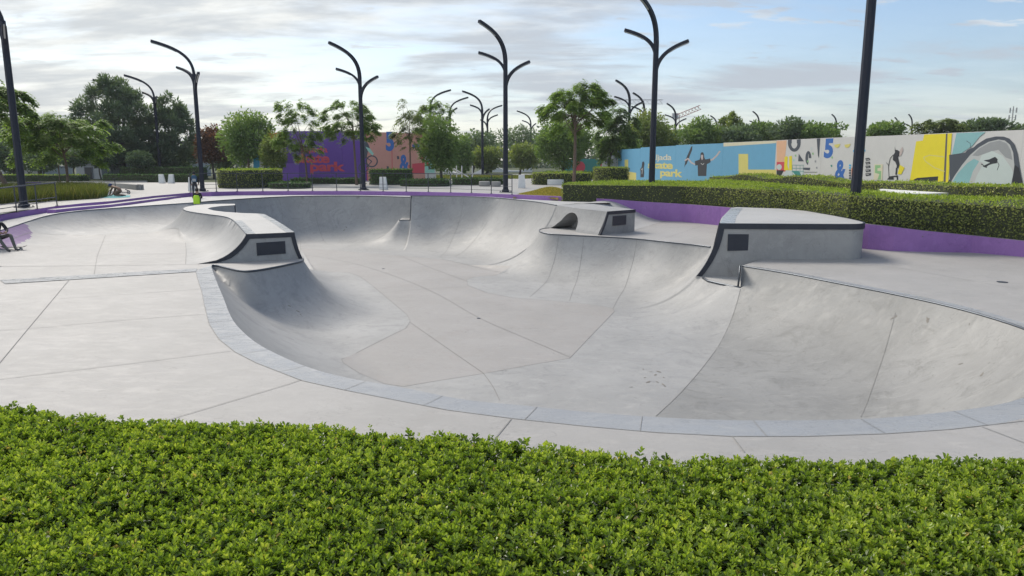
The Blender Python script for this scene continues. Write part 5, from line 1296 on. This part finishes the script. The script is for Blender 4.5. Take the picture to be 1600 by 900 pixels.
# wood far behind everything
cl = []
for i in range(150):
    x = -190+380*i/150+rng.normal(); y = 205+25*rng.random(); h = rng.uniform(3, 5.2) if abs(x) < 190 else 3
    if -30 < x < 30: h *= 1.1
    cl.append((x, y, .9+h*.9, rng.uniform(2.5, 4.5), 3, h))
V, ti = crown_leaves(cl, 34000, 1.1, .7, shell=.6); o = quads_obj('distant_wood', V, 4, LM['dark'], ti); tag(o, 'far off belt of trees along the horizon', 'woodland', kind='stuff')
# cranes
M['craneg'] = plain('pale crane steel', (.40,.40,.40), .6); M['craner'] = plain('red crane steel', (.45,.16,.14), .6)
def lattice(mb, a, b, w, n, r=.12, m=0):
    a, b = Vector(a), Vector(b); t = (b-a).normalized(); u_ = t.cross(Vector((0, 1, 0))).normalized(); v_ = t.cross(u_).normalized()
    L3 = [u_*w/2+v_*w/2, u_*w/2-v_*w/2, -u_*w*.6]
    for q in L3: mb.tube([a+q, b+q], r, 4, m)
    for i in range(n):
        p, p2 = a+(b-a)*i/n, a+(b-a)*(i+1)/n; k = i % 3
        mb.tube([p+L3[0], p2+L3[2]], r*.6, 3, m); mb.tube([p2+L3[1], p+L3[2]], r*.6, 3, m); mb.tube([p+L3[0], p2+L3[1]], r*.6, 3, m)
cr = empty('tower_crane', (WY(908,250,300)[0], 300, .96)); tag(cr, 'distant pale tower crane with a level jib above the trees', 'crane')
z = WY(908,159,300)[2]-.96; m = MB(); lattice(m, (0, 0, 0), (0, 0, z), 1.4, 14); m.build('mast', M['craneg'], cr); m = MB(); lattice(m, (-3, 0, z), (32.5, 0, z), 1.5, 20, .1); m.build('jib', M['craneg'], cr); m = MB(); m.box((-2.4, 0, z-1.2), (1.4, 1.4, 1.6)); m.build('counterweight', M['cream'], cr)
cr = empty('tower_crane', (WY(1056,250,300)[0], 300, .96)); tag(cr, 'distant red and white luffing crane with its jib raised to the right', 'crane')
z = WY(1056,181,300)[2]-.96; m = MB(); lattice(m, (0, 0, 0), (0, 0, z), 1.4, 10); m.build('mast', M['craneg'], cr); m = MB(); lattice(m, (-1, 0, z-.6), (9, 0, z+3.4), 1.5, 8, .16); m.build('jib', M['craner'], cr); m = MB(); m.box((-1, 0, z), (2.4, 1.6, 2)); m.build('cab', M['cream'], cr)
tm_ = empty('telecom_mast', (WY(1574,250,150)[0], 150, .96)); tag(tm_, 'slim telecom mast with antenna panels beyond the right hoarding', 'telecom mast'); z = WY(1574,166,150)[2]-.96
m = MB(); m.tube([(0, 0, 0), (0, 0, z)], [.22, .1], 6); m.build('pole', M['craneg'], tm_)
for k in range(6):
    a = k*math.pi/3; m = MB(); zz3 = z-.8 if k % 2 else z-2.2; m.box((.62*math.cos(a), .62*math.sin(a), zz3), (.22, .14, 1.0), rz=a); m.tube([(0, 0, zz3), (.6*math.cos(a), .6*math.sin(a), zz3)], .04, 4); m.build('antenna', M['craneg'], tm_)
# dome, green hoarding, white ramps and posts in the middle distance
m = MB(); m.sphere((0, 0, 0), (1.35, 1.35, 1.75), 0, 20, 12)
dm = meshobj('inflatable_dome', m.V, m.F, [HM['lgrey'], HM['lilac']], None, True, [1 if (i//2) % 4 == 0 else 0 for i in range(len(m.F))]); dm.location = (WY(957,250,88)[0], 88, 2.0); tag(dm, 'white and purple rounded dome beside the left end of the blue hoarding', 'dome')
gh = meshobj('green_hoarding', *(lambda mm: (mm.V, mm.F))(MB().box((0, 0, 1.2), (8.2, .12, 2.4))), HM['dteal']); gh.location = (WY(920,250,112)[0], 112, .96); tag(gh, 'green hoarding with red discs far behind the tall brown trunk', 'hoarding')
for x in (-1.4, 2.6):
    m = MB(); m.tube([(x, -.07, 1.2), (x, -.11, 1.2)], .85, 20); m.build('printed_disc', HM['red'], gh)
def ramp(px0, px1, py, w, label):
    a, b = W(px0, py, .975), W(px1, py, .975); L0 = b[0]-a[0]; m = MB(); P = [(-L0/2, 1.1), (-L0*.38, .95), (-L0*.2, .45), (0, .25), (L0*.25, .3), (L0*.42, .7), (L0/2, 1.0)]
    V = [(x, 0, 0) for x, _ in P]+[(x, 0, z) for x, z in P]+[(x, w, 0) for x, _ in P]+[(x, w, z) for x, z in P]; n = len(P)
    m.add(V, [(i, i+1, n+i+1, n+i) for i in range(n-1)]+[(n+i, n+i+1, 3*n+i+1, 3*n+i) for i in range(n-1)]+[(2*n+i+1, 2*n+i, 3*n+i, 3*n+i+1) for i in range(n-1)]+[(0, n, 3*n, 2*n), (n-1, 3*n-1, 4*n-1, 2*n-1)])
    o = m.build('skate_ramp', M['white']); o.location = ((a[0]+b[0])/2, a[1], .975); tag(o, label, 'ramp', 'far white skate ramps')
ramp(768, 832, 269, 5, 'far white curved ramp left of the round dense tree'); ramp(692, 752, 275, 4, 'far low white ramp behind the low hedges, left of the middle lamp')
ps = empty('climbing_frame', (WY(720,250,84)[0], 84, .96)); tag(ps, 'white posts and slanting bar of a small climbing frame beyond the low hedge', 'climbing frame')
for x in (-1.2, -.5, .1, 1.3):
    m = MB(); m.tube([(x, 0, 0), (x, 0, 1.6)], .06, 6); m.build('post', M['white'], ps)
m = MB(); m.tube([(-1.2, 0, 1.5), (.9, 0, .3)], .07, 6); m.build('bar', M['white'], ps)

# ------------------------------------------------------------------ trees
G1 = 'trees behind the right hoarding'
tree('light green umbrella tree with thin trunk and stakes, behind the left railing', 'tree', 'bright', 'umbrella', 100, 52, 22, 174, 163, 252, 15000, .26, .12, 'bark', tr=.10)
tree('green umbrella tree with a leaning trunk cut by the left edge', 'tree', 'bright', 'umbrella', 14, 45, -80, 48, 120, 205, 12000, .28, .12, 'bark', lean=-1.2, tr=.15)
tree('big dark feathery tree left of the lamp by the standing person', 'tree', 'dark', 'wispy', 195, 92, 108, 262, 118, 262, 26000, .55, .12, tr=.35)
tree('dark feathery tree overlapping the right side of the big feathery one', 'tree', 'dark', 'wispy', 268, 95, 222, 318, 148, 262, 14000, .55, .13, tr=.3)
tree('dark tree mass behind the light umbrella tree', 'tree', 'dark', 'dense', 60, 100, -20, 130, 176, 272, 9000, .4, .2, tr=.3)
for px, x0, x1, yt, yb, Y, lab in [(115,94,137,228,262,80,'dark round clipped tree, leftmost of three behind the crouching person'),(156,138,174,234,262,84,'dark round clipped tree, middle one of three behind the crouching person'),(216,196,240,236,262,84,'dark round clipped tree behind the left end of the upper dark hedge'),(66,40,92,232,268,82,'dark round clipped tree seen over the left railing')]:
    tree(lab, 'tree', 'dark', 'ball', px, Y, x0, x1, yt, yb, 3200, .26, .13, tr=.09, group='dark ball trees')
tree('rusty brown tree right of the feathery trees', 'tree', 'rust', 'dense', 333, 88, 308, 356, 193, 262, 4500, .32, .16, tr=.14)
tree('rounded mid green tree left of the purple hoarding', 'tree', 'mid', 'dense', 388, 79, 342, 432, 167, 264, 9000, .32, .15, 'bark', tr=.14)
tree('small yellow green tree in front of the left end of the tall hoarding', 'tree', 'olive', 'dense', 426, 74, 406, 446, 206, 272, 4000, .26, .13, tr=.09)
tree('airy umbrella tree in front of the purple hoarding', 'tree', 'bright', 'airy', 478, 68, 428, 506, 152, 246, 8500, .24, .10, 'bark', tr=.10)
tree('airy umbrella tree just left of the lamp before the pink hoarding', 'tree', 'bright', 'airy', 556, 66, 504, 598, 150, 215, 9500, .24, .10, 'bark', tr=.12)
tree('very thin airy young tree in front of the pink hoarding', 'tree', 'olive', 'airy', 641, 68, 614, 668, 146, 226, 3200, .24, .09, 'bark', tr=.09)
tree('airy crown rising behind the dark bushy tree right of the pink hoarding', 'tree', 'bright', 'airy', 690, 80, 650, 712, 152, 205, 4500, .28, .12, tr=.1)
tree('dark bushy tree at the right end of the tall hoarding', 'tree', 'mid', 'dense', 690, 72, 656, 720, 183, 272, 9000, .28, .14, tr=.12)
for px, x0, x1, yt, yb, Y, mt, lab in [(738,704,782,202,262,125,'dark','dark tree mass left of the middle lamp'),(812,772,856,192,262,140,'dark','dark tree behind the middle lamp, right side'),(760,738,784,222,264,110,'olive','small yellowish tree between the slim far lamps and the middle lamp'),(812,790,842,222,264,112,'olive','small yellowish tree right of the middle lamp'),(720,700,742,215,265,108,'mid','small green tree beyond the white climbing frame')]:
    tree(lab, 'tree', mt, 'dense', px, Y, x0, x1, yt, yb, 3800, .45, .24, tr=.18, group='trees in the middle distance')
tree('round dense dark green tree behind the tall brown trunk', 'tree', 'mid', 'ball', 878, 92, 832, 934, 183, 264, 13000, .32, .17, tr=.2)
tree('tall slender umbrella tree with a bare brown trunk beside the box hedge', 'tree', 'bright', 'umbrella', 897, 64, 842, 954, 117, 205, 15000, .26, .12, 'bark', tr=.17)
tree('broad tree between the tall slender tree and the blue hoarding', 'tree', 'mid', 'umbrella', 950, 84, 934, 992, 163, 248, 9000, .34, .15, tr=.16)
tree('leafy tree behind the pair of far lamps', 'tree', 'olive', 'dense', 1000, 96, 962, 1048, 174, 244, 6500, .36, .18, tr=.18)
back = [(1032,1008,1062,192,232,100,'mid','dense','tree just right of the tall lamp, behind the blue hoarding'),(1088,1052,1124,184,228,92,'mid','dense','round tree behind the painted board of the blue hoarding'),
 (1133,1108,1168,176,224,96,'olive','wispy','feathery pale tree above the painted man'),(1185,1152,1216,187,222,92,'mid','dense','bushy tree behind the right half of the blue hoarding'),(1228,1200,1264,186,220,88,'dark','dense','dark tree above the peach part of the mural'),
 (1272,1246,1316,190,220,86,'mid','dense','loose tree above the white part of the mural, left of the nearest pole'),(1378,1352,1412,190,212,84,'mid','dense','low tree just right of the nearest pole'),(1462,1426,1500,183,210,80,'olive','umbrella','loose crowned tree above the yellow mural'),
 (1528,1492,1566,184,206,82,'dark','dense','wide dark tree above the teal mural'),(1604,1580,1640,193,206,84,'dark','dense','tree top at the right edge beyond the hoarding'),(960,930,1000,205,250,90,'mid','dense','leafy bush tree behind the square clipped hedge'),
 (1150,1120,1190,196,228,90,'dark','dense','dark tree filling the gap behind the blue hoarding'),(1110,1080,1140,198,228,98,'dark','dense','dark low tree right behind the raised painted board')]
for px, x0, x1, yt, yb, Y, mt, kd, lab in back:
    tree(lab, 'tree', mt, kd, px, Y, x0, x1, yt, yb+8, 4200, .36, .18, tr=.15, group=G1)
tree('mid green tree between the rusty tree and the rounded tree', 'tree', 'dark', 'dense', 352, 96, 318, 398, 205, 265, 4500, .4, .2, tr=.15)
tree('dark tree low behind the left railing, right of the leaning trunk', 'tree', 'dark', 'dense', 20, 88, -40, 60, 195, 270, 6000, .35, .18, tr=.2)
# stakes beside the light umbrella tree
for px, lab in ((93, 'wooden tree stake left of the umbrella tree trunk'), (107, 'wooden tree stake right of the umbrella tree trunk')):
    X = WY(px, 285, 51)[0]; m = MB(); m.tube([(0, 0, 0), (.05 if px < 100 else -.12, 0, 1.9)], .04, 6); o = m.build('tree_stake', M['bark']); o.location = (X, 51, .96); tag(o, lab, 'stake')
# ------------------------------------------------------------------ people
P_ = {k: plain(k, c, .8, var=.08) for k, c in {'skin tone': (.36,.22,.15), 'dark trousers': (.025,.028,.04), 'black cloth': (.018,.018,.022), 'brown cloth': (.22,.13,.085), 'camouflage cloth': (.10,.10,.085), 'dark hair': (.02,.016,.014), 'blue cloth': (.03,.09,.16), 'grey cloth': (.35,.36,.37), 'hi vis yellow': (.50,.80,.04), 'teal cloth': (.03,.28,.30), 'dark blue cap': (.03,.05,.14), 'shoe rubber': (.05,.05,.055), 'orange cloth': (.5,.12,.06)}.items()}
def person(loc, rz, J, top, bottom, label, sole='shoe rubber', scale=1.0, hair='dark hair', cap=None):
    """one continuous skinned body; J: joint name -> (x, y, z) in metres, facing +Y"""
    S = [('pelvis','belly'),('belly','chest'),('chest','neck'),('neck','headc'),('headc','crown'),('chest','shL'),('shL','elL'),('elL','wrL'),('wrL','paL'),('chest','shR'),('shR','elR'),('elR','wrR'),('wrR','paR'),
         ('pelvis','hiL'),('hiL','knL'),('knL','anL'),('anL','toL'),('pelvis','hiR'),('hiR','knR'),('knR','anR'),('anR','toR')]
    rad = dict(pelvis=.125, belly=.115, chest=.135, neck=.052, headc=.092, crown=.07, sh=.068, el=.052, wr=.035, pa=.034, hi=.088, kn=.06, an=.042, to=.035)
    names = [k_ for k_ in J if k_ != 'look']; me = bpy.data.meshes.new('body'); me.from_pydata([J[n] for n in names], [(names.index(a), names.index(b)) for a, b in S], [])
    o = bpy.data.objects.new('body', me); COL.objects.link(o)
    md = o.modifiers.new('s', 'SKIN'); md.use_smooth_shade = True
    for i, n in enumerate(names):
        r = rad.get(n, rad.get(n[:2])); sv = me.skin_vertices[0].data[i]; sv.radius = (r, r*(.8 if n in ('chest', 'belly', 'pelvis') else 1)); sv.use_root = (n == 'pelvis')
    o.modifiers.new('d', 'SUBSURF').levels = 2
    bpy.context.view_layer.update(); nm = bpy.data.meshes.new_from_object(o.evaluated_get(bpy.context.evaluated_depsgraph_get())); o.modifiers.clear(); o.data = nm
    bm2 = bmesh.new(); bm2.from_mesh(nm)
    # face: nose and ears pushed into the head, fingers grown from the palms
    H = Vector(J['headc']); fdir_ = (Vector(J.get('look', (J['headc'][0], J['headc'][1]+1, J['headc'][2])))-H).normalized()
    for s in ('L', 'R'):
        pa, wr = Vector(J['pa'+s]), Vector(J['wr'+s]); d = (pa-wr).normalized(); side = d.orthogonal().normalized(); up = d.cross(side)
        for k, (ofs, ln) in enumerate([(-.030, .062), (-.010, .075), (.010, .070), (.028, .055)]):
            mb = MB(); mb.tube([pa-d*.01+side*ofs, pa+d*ln*.55+side*ofs*1.1, pa+d*ln*.9+side*ofs*1.1-up*.018], [.0095, .0085, .006], 5)
            vs = [bm2.verts.new(v) for v in mb.V]; 
            for f in mb.F: bm2.faces.new([vs[i] for i in f])
        mb = MB(); mb.tube([wr+d*.02+side*.02, wr+d*.05+side*.055, pa+d*.02+side*.062], [.011, .010, .007], 5); vs = [bm2.verts.new(v) for v in mb.V]
        for f in mb.F: bm2.faces.new([vs[i] for i in f])
    for dv, r in ((fdir_*.10+Vector((0, 0, -.015)), (.014, .02, .02)), (fdir_.cross(Vector((0, 0, 1)))*.088, (.012, .02, .03)), (fdir_.cross(Vector((0, 0, 1)))*-.088, (.012, .02, .03))):
        mb = MB(); mb.sphere(H+dv, r, 0, 8, 6); vs = [bm2.verts.new(v) for v in mb.V]
        for f in mb.F:
            try: bm2.faces.new([vs[i] for i in f])
            except ValueError: pass
    bm2.to_mesh(nm); bm2.free()
    mats = ['skin tone', top, bottom, sole, 'black cloth']; nm.materials.clear()
    for m_ in mats: nm.materials.append(P_[m_])
    seg = []
    for a, b in S:
        k = 2
        if a in ('belly', 'chest') or b in ('belly', 'chest'): k = 1
        if b in ('neck', 'headc', 'crown'): k = 0
        if a[:2] in ('sh',): k = 1
        if a[:2] == 'el': k = 1
        if a[:2] == 'wr': k = 0
        if a[:2] == 'an': k = 3
        if a == 'chest' and b[:2] == 'sh': k = 1
        seg.append((np.array(J[a]), np.array(J[b]), k))
    C = np.array([p.center[:] for p in nm.polygons]); best = np.full(len(C), 9.); idx = np.zeros(len(C), int)
    for a, b, k in seg:
        ab = b-a; t = np.clip(((C-a)@ab)/max(ab@ab, 1e-9), 0, 1); d = np.linalg.norm(C-(a+t[:, None]*ab), axis=1); kk = d < best; best[kk] = d[kk]; idx[kk] = k
    nm.polygons.foreach_set('material_index', idx.astype(np.int32)); nm.polygons.foreach_set('use_smooth', [True]*len(nm.polygons))
    root = empty('person', loc, rz); root.scale = (scale, scale, scale); tag(root, label, 'person', None); o.parent = root; o.name = 'body'
    # hair or cap
    m = MB(); c = H+Vector((0, 0, .035))-fdir_*.018; m.sphere(c, (.108, .112, .105), 0, 14, 9)
    ho = m.build('cap' if cap else 'hair', P_[cap or hair], root, True)
    if cap:
        q = H+Vector((0, 0, .05)); sd = fdir_.cross(Vector((0, 0, 1))).normalized(); m = MB(); m.add([q+fdir_*.09-sd*.07, q+fdir_*.17-sd*.05, q+fdir_*.17+sd*.05, q+fdir_*.09+sd*.07, q+fdir_*.09-sd*.07+Vector((0, 0, .012)), q+fdir_*.17-sd*.05+Vector((0, 0, .012)), q+fdir_*.17+sd*.05+Vector((0, 0, .012)), q+fdir_*.09+sd*.07+Vector((0, 0, .012))], [(0, 1, 2, 3), (7, 6, 5, 4), (0, 4, 5, 1), (1, 5, 6, 2), (2, 6, 7, 3), (3, 7, 4, 0)]); m.build('brim', P_[cap], ho)
    m = MB()
    for s in (-1, 1): sd = fdir_.cross(Vector((0, 0, 1))).normalized(); m2 = MB(); m2.sphere(H+fdir_*.086+sd*.034*s+Vector((0, 0, .012)), .011, 0, 8, 6); m2.build('eye', P_['black cloth'], root)
    m = MB(); m.box(H+fdir_*.092+Vector((0, 0, -.05)), (.04, .012, .008)); m.build('mouth', P_['orange cloth'], root)
    return root
def backpack(loc, rz, main, trimc, label, s=1.0):
    root = empty('backpack', loc, rz); tag(root, label, 'backpack'); root.scale = (s,)*3
    m = MB(); V = []; P = chaikin([np.array(p+(0,)) for p in [(-.15,-.10),(.15,-.10),(.17,.05),(-.17,.05)]], 2, True)
    levels = [(0, .9), (.04, 1.0), (.25, 1.02), (.38, .92), (.45, .6)]
    for z, f in levels: V += [(p[0]*f, p[1]*f, z) for p in P]
    n = len(P); m.add(V, [(k*n+i, k*n+(i+1) % n, (k+1)*n+(i+1) % n, (k+1)*n+i) for k in range(4) for i in range(n)]+[tuple(range(n-1, -1, -1)), tuple(range(4*n, 5*n))]); m.build('bag', P_[main], root, True)
    m = MB(); m.box((0, -.115, .13), (.22, .05, .17)); m.build('pocket', P_[trimc], root)
    for x in (-.10, .10): m = MB(); m.tube([(x, .05, .05), (x, .12, .12), (x, .16, .30), (x, .10, .42)], .017, 5); m.build('strap', P_['black cloth'], root)
    return root
std = dict(pelvis=(0,0,.92), belly=(0,.0,1.08), chest=(0,-.01,1.32), neck=(0,0,1.49), headc=(0,.03,1.62), crown=(0,.02,1.70), shL=(-.18,0,1.40), elL=(-.25,-.02,1.13), wrL=(-.22,.10,.92), paL=(-.20,.14,.86), shR=(.18,0,1.40), elR=(.27,-.02,1.13), wrR=(.24,.10,.92), paR=(.22,.14,.86),
 hiL=(-.10,0,.86), knL=(-.12,.03,.48), anL=(-.13,-.02,.08), toL=(-.15,.15,.04), hiR=(.10,0,.86), knR=(.13,.03,.48), anR=(.15,-.02,.08), toR=(.18,.15,.04))
sx_, sy_, _ = W(305.5, 307.5, 1.0)
person((sx_, sy_, .97), R_(20), std, 'black cloth', 'dark trousers', 'person in black seen from behind, standing on the far deck with a blue backpack', scale=.88, cap='black cloth')
backpack((sx_+.07, sy_-.18, .97+.92), R_(20), 'blue cloth', 'grey cloth', 'blue and grey backpack on the back of the standing person', .92)
sit = dict(pelvis=(0,0,.12), belly=(0,.02,.28), chest=(0,.05,.50), neck=(0,.07,.66), headc=(0,.10,.78), crown=(0,.09,.86), shL=(-.17,.05,.57), elL=(-.24,.14,.34), wrL=(-.16,.34,.30), paL=(-.14,.40,.29), shR=(.17,.05,.57), elR=(.24,.14,.34), wrR=(.16,.34,.30), paR=(.14,.40,.29),
 hiL=(-.10,.05,.11), knL=(-.14,.40,.36), anL=(-.13,.62,.08), toL=(-.14,.78,.05), hiR=(.10,.05,.11), knR=(.15,.40,.36), anR=(.15,.62,.08), toR=(.17,.78,.05))
qx, qy, _ = W(308, 318.5, .93)
person((qx, qy+.1, .93), R_(24), sit, 'black cloth', 'dark trousers', 'person in black sitting on the far rim with a bright yellow backpack', scale=.9)
backpack((qx+.03, qy-.10, .93), R_(24), 'hi vis yellow', 'hi vis yellow', 'bright yellow backpack on the back of the seated person', 1.0)
# crouching person with the scooter and mat
kneel = dict(pelvis=(0,-.12,.34), belly=(0,.0,.46), chest=(0,.20,.56), neck=(0,.36,.60), headc=(0,.47,.62), crown=(0,.53,.67), shL=(-.17,.24,.55), elL=(-.20,.36,.30), wrL=(-.13,.46,.09), paL=(-.11,.52,.06), shR=(.17,.24,.55), elR=(.20,.34,.30), wrR=(.12,.44,.09), paR=(.10,.50,.06),
 hiL=(-.10,-.10,.33), knL=(-.15,.22,.09), anL=(-.14,-.20,.07), toL=(-.14,-.34,.04), hiR=(.10,-.10,.33), knR=(.16,.24,.09), anR=(.14,-.20,.07), toR=(.14,-.34,.04), look=(0,.75,.45))
cx_, cy_, _ = W(186, 307, .98)
person((cx_, cy_, .985), R_(90), kneel, 'brown cloth', 'brown cloth', 'person in brown with a dark blue cap crouching on a teal mat', scale=1.05, cap='dark blue cap')
m = MB(); mp4 = [W(*p, .98)[:2] for p in [(156,309),(160,305.5),(182,304.5),(204,305.5),(203,308),(180,309.5)]]; m.prism(mp4, .976, .992); o = m.build('ground_mat', P_['teal cloth']); tag(o, 'teal mat spread under the crouching person', 'mat')
sc = empty('kick_scooter', W(190, 303, .98)); tag(sc, 'dark kick scooter standing behind the crouching person', 'scooter'); 
m = MB(); m.box((.1, 0, .10), (.62, .12, .03)); m.build('scooter_deck', M['navy'], sc)
for x in (-.32, .47):
    P = [(x+.10*math.cos(a), 0, .10+.10*math.sin(a)) for a in np.linspace(0, 2*math.pi, 17)]; m = MB(); m.tube(P, .022, 6, cap=False); w_ = m.build('wheel', P_['shoe rubber'], sc, True); m = MB(); m.tube([(x, -.02, .10), (x, .02, .10)], .06, 10); m.build('rim', P_['grey cloth'], w_)
m = MB(); m.tube([(-.32, 0, .12), (-.36, 0, .55), (-.38, 0, 1.0)], .022, 8); m.build('stem', M['navy'], sc); m = MB(); m.tube([(-.38, -.22, 1.0), (-.38, .22, 1.0)], .018, 8); m.tube([(-.60, 0, 1.0), (-.16, 0, 1.0)], .018, 8); m.build('handlebar', M['navy'], sc)
m = MB(); m.box((.42, 0, .24), (.30, .10, .05), tilt=Matrix.Rotation(.4, 3, 'Y')); m.build('mudguard', M['navy'], sc)
# person at the left edge, feet on a skateboard
se = dict(pelvis=(0,0,.10), belly=(0,.03,.27), chest=(0,.10,.48), neck=(0,.15,.64), headc=(0,.20,.76), crown=(0,.19,.84), shL=(-.18,.11,.55), elL=(-.24,.24,.34), wrL=(-.10,.44,.28), paL=(-.05,.50,.27), shR=(.18,.11,.55), elR=(.24,.24,.34), wrR=(.10,.44,.28), paR=(.05,.50,.27),
 hiL=(-.11,.06,.09), knL=(-.20,.48,.20), anL=(-.12,.84,-.22), toL=(-.12,1.0,-.26), hiR=(.11,.06,.09), knR=(.21,.48,.20), anR=(.14,.86,-.22), toR=(.14,1.02,-.26))
ex_, ey_ = -18.62, 26.0
person((ex_, ey_, .33), R_(-118), se, 'black cloth', 'camouflage cloth', 'person in camouflage trousers seated at the left edge, feet on a skateboard', scale=1.12)
bx_, by_, _ = W(22, 391, 0); sb_ = empty('skateboard', (bx_, by_, .0), R_(10)); tag(sb_, 'dark skateboard under the feet of the person at the left edge', 'skateboard')
m = MB(); P = [(-.40, .155), (-.30, .115), (.30, .115), (.40, .155)]
for (x0, z0), (x1, z1) in zip(P[:-1], P[1:]): m.add([(x0, -.1, z0), (x1, -.1, z1), (x1, .1, z1), (x0, .1, z0), (x0, -.1, z0-.012), (x1, -.1, z1-.012), (x1, .1, z1-.012), (x0, .1, z0-.012)], [(0, 1, 2, 3), (7, 6, 5, 4), (0, 4, 5, 1), (2, 6, 7, 3), (1, 5, 6, 2), (3, 7, 4, 0)])
m.build('board', P_['black cloth'], sb_)
for x in (-.22, .22):
    m = MB(); m.tube([(x, -.08, .05), (x, .08, .05)], .012, 6); m.box((x, 0, .08), (.06, .05, .05)); m.build('truck', P_['grey cloth'], sb_)
    for y in (-.085, .085): m = MB(); m.tube([(x, y-.016, .034), (x, y+.016, .034)], .030, 12); m.build('wheel', P_['grey cloth'], sb_)
# small marks on the concrete: drain covers
for (px, py, z, r, lab) in [(1566,441,0,.13,'small dark round drain cover in the pale deck at the far right'),(748,497.5,FL,.06,'small dark drain cover in the middle of the deep floor'),(599,420,FL,.06,'tiny drain cover on the deep floor farther back')]:
    p = W(px, py, z); m = MB(); m.tube([(0, 0, 0), (0, 0, .012)], r, 18); o = m.build('drain_cover', M['steel']); o.location = p; tag(o, lab, 'drain cover')

# chips, scuffs and dried dirt on the bowl, where the photograph shows them
m = MB()
def blot(px, py, r, ax=1.6):
    p = hit(px, py)
    if p is None: return
    a0 = rng.uniform(0, 6.28); P = []
    for k in range(11):
        a = 2*math.pi*k/11; rr = r*rng.uniform(.45, 1.15); P.append((p[0]+math.cos(a0)*rr*math.cos(a)*ax-math.sin(a0)*rr*math.sin(a)*.6, p[1]+math.sin(a0)*rr*math.cos(a)*ax+math.cos(a0)*rr*math.sin(a)*.6))
    z = field(np.array(P+[(p[0], p[1])]), deep_src, FL)+.005
    m.add([(*q, zz) for q, zz in zip(P+[(p[0], p[1])], z)], [(k, (k+1) % 11, 11) for k in range(11)])
for px, py, r in [(1005,577,.035),(1017,581,.03),(1029,581,.055),(1024,586,.045),(1037,590,.035),(1008,590,.03),(1013,597,.06),(1027,597,.04),(1036,601,.06),(1039,604,.03),(986,605,.03),(1010,471,.05),(1002,470,.03),(902,465,.03),(480,350,.03),(466,487,.05),(470,492,.03),(452,478,.03),(541,355,.05),(538,360,.06),(1449,502,.06),(1534,586,.05),(1500,570,.03),(1396,498,.05)]: blot(px, py, r)
for i in range(60): blot(rng.uniform(420, 1560), rng.uniform(400, 640), rng.uniform(.008, .02))
M['dirt'] = plain('brownish grey dirt', (.19,.175,.155), .9, var=.3)
o = m.build('floor_stains', M['dirt']); tag(o, kind='structure')
# ------------------------------------------------------------------ thin evening haze
m = MB(); m.box((0, 195, 21), (640, 560, 46)); hz_o = m.build('haze', []); tag(hz_o, 'thin pale haze over the park', 'haze', kind='stuff')
hm = bpy.data.materials.new('haze'); hm.use_nodes = True; hm.node_tree.nodes.clear(); vo = hm.node_tree.nodes.new('ShaderNodeVolumePrincipled'); vo.inputs['Density'].default_value = .0003
vo.inputs['Color'].default_value = (.93, .95, 1.0, 1); oo = hm.node_tree.nodes.new('ShaderNodeOutputMaterial'); hm.node_tree.links.new(vo.outputs[0], oo.inputs['Volume']); hz_o.data.materials.append(hm)
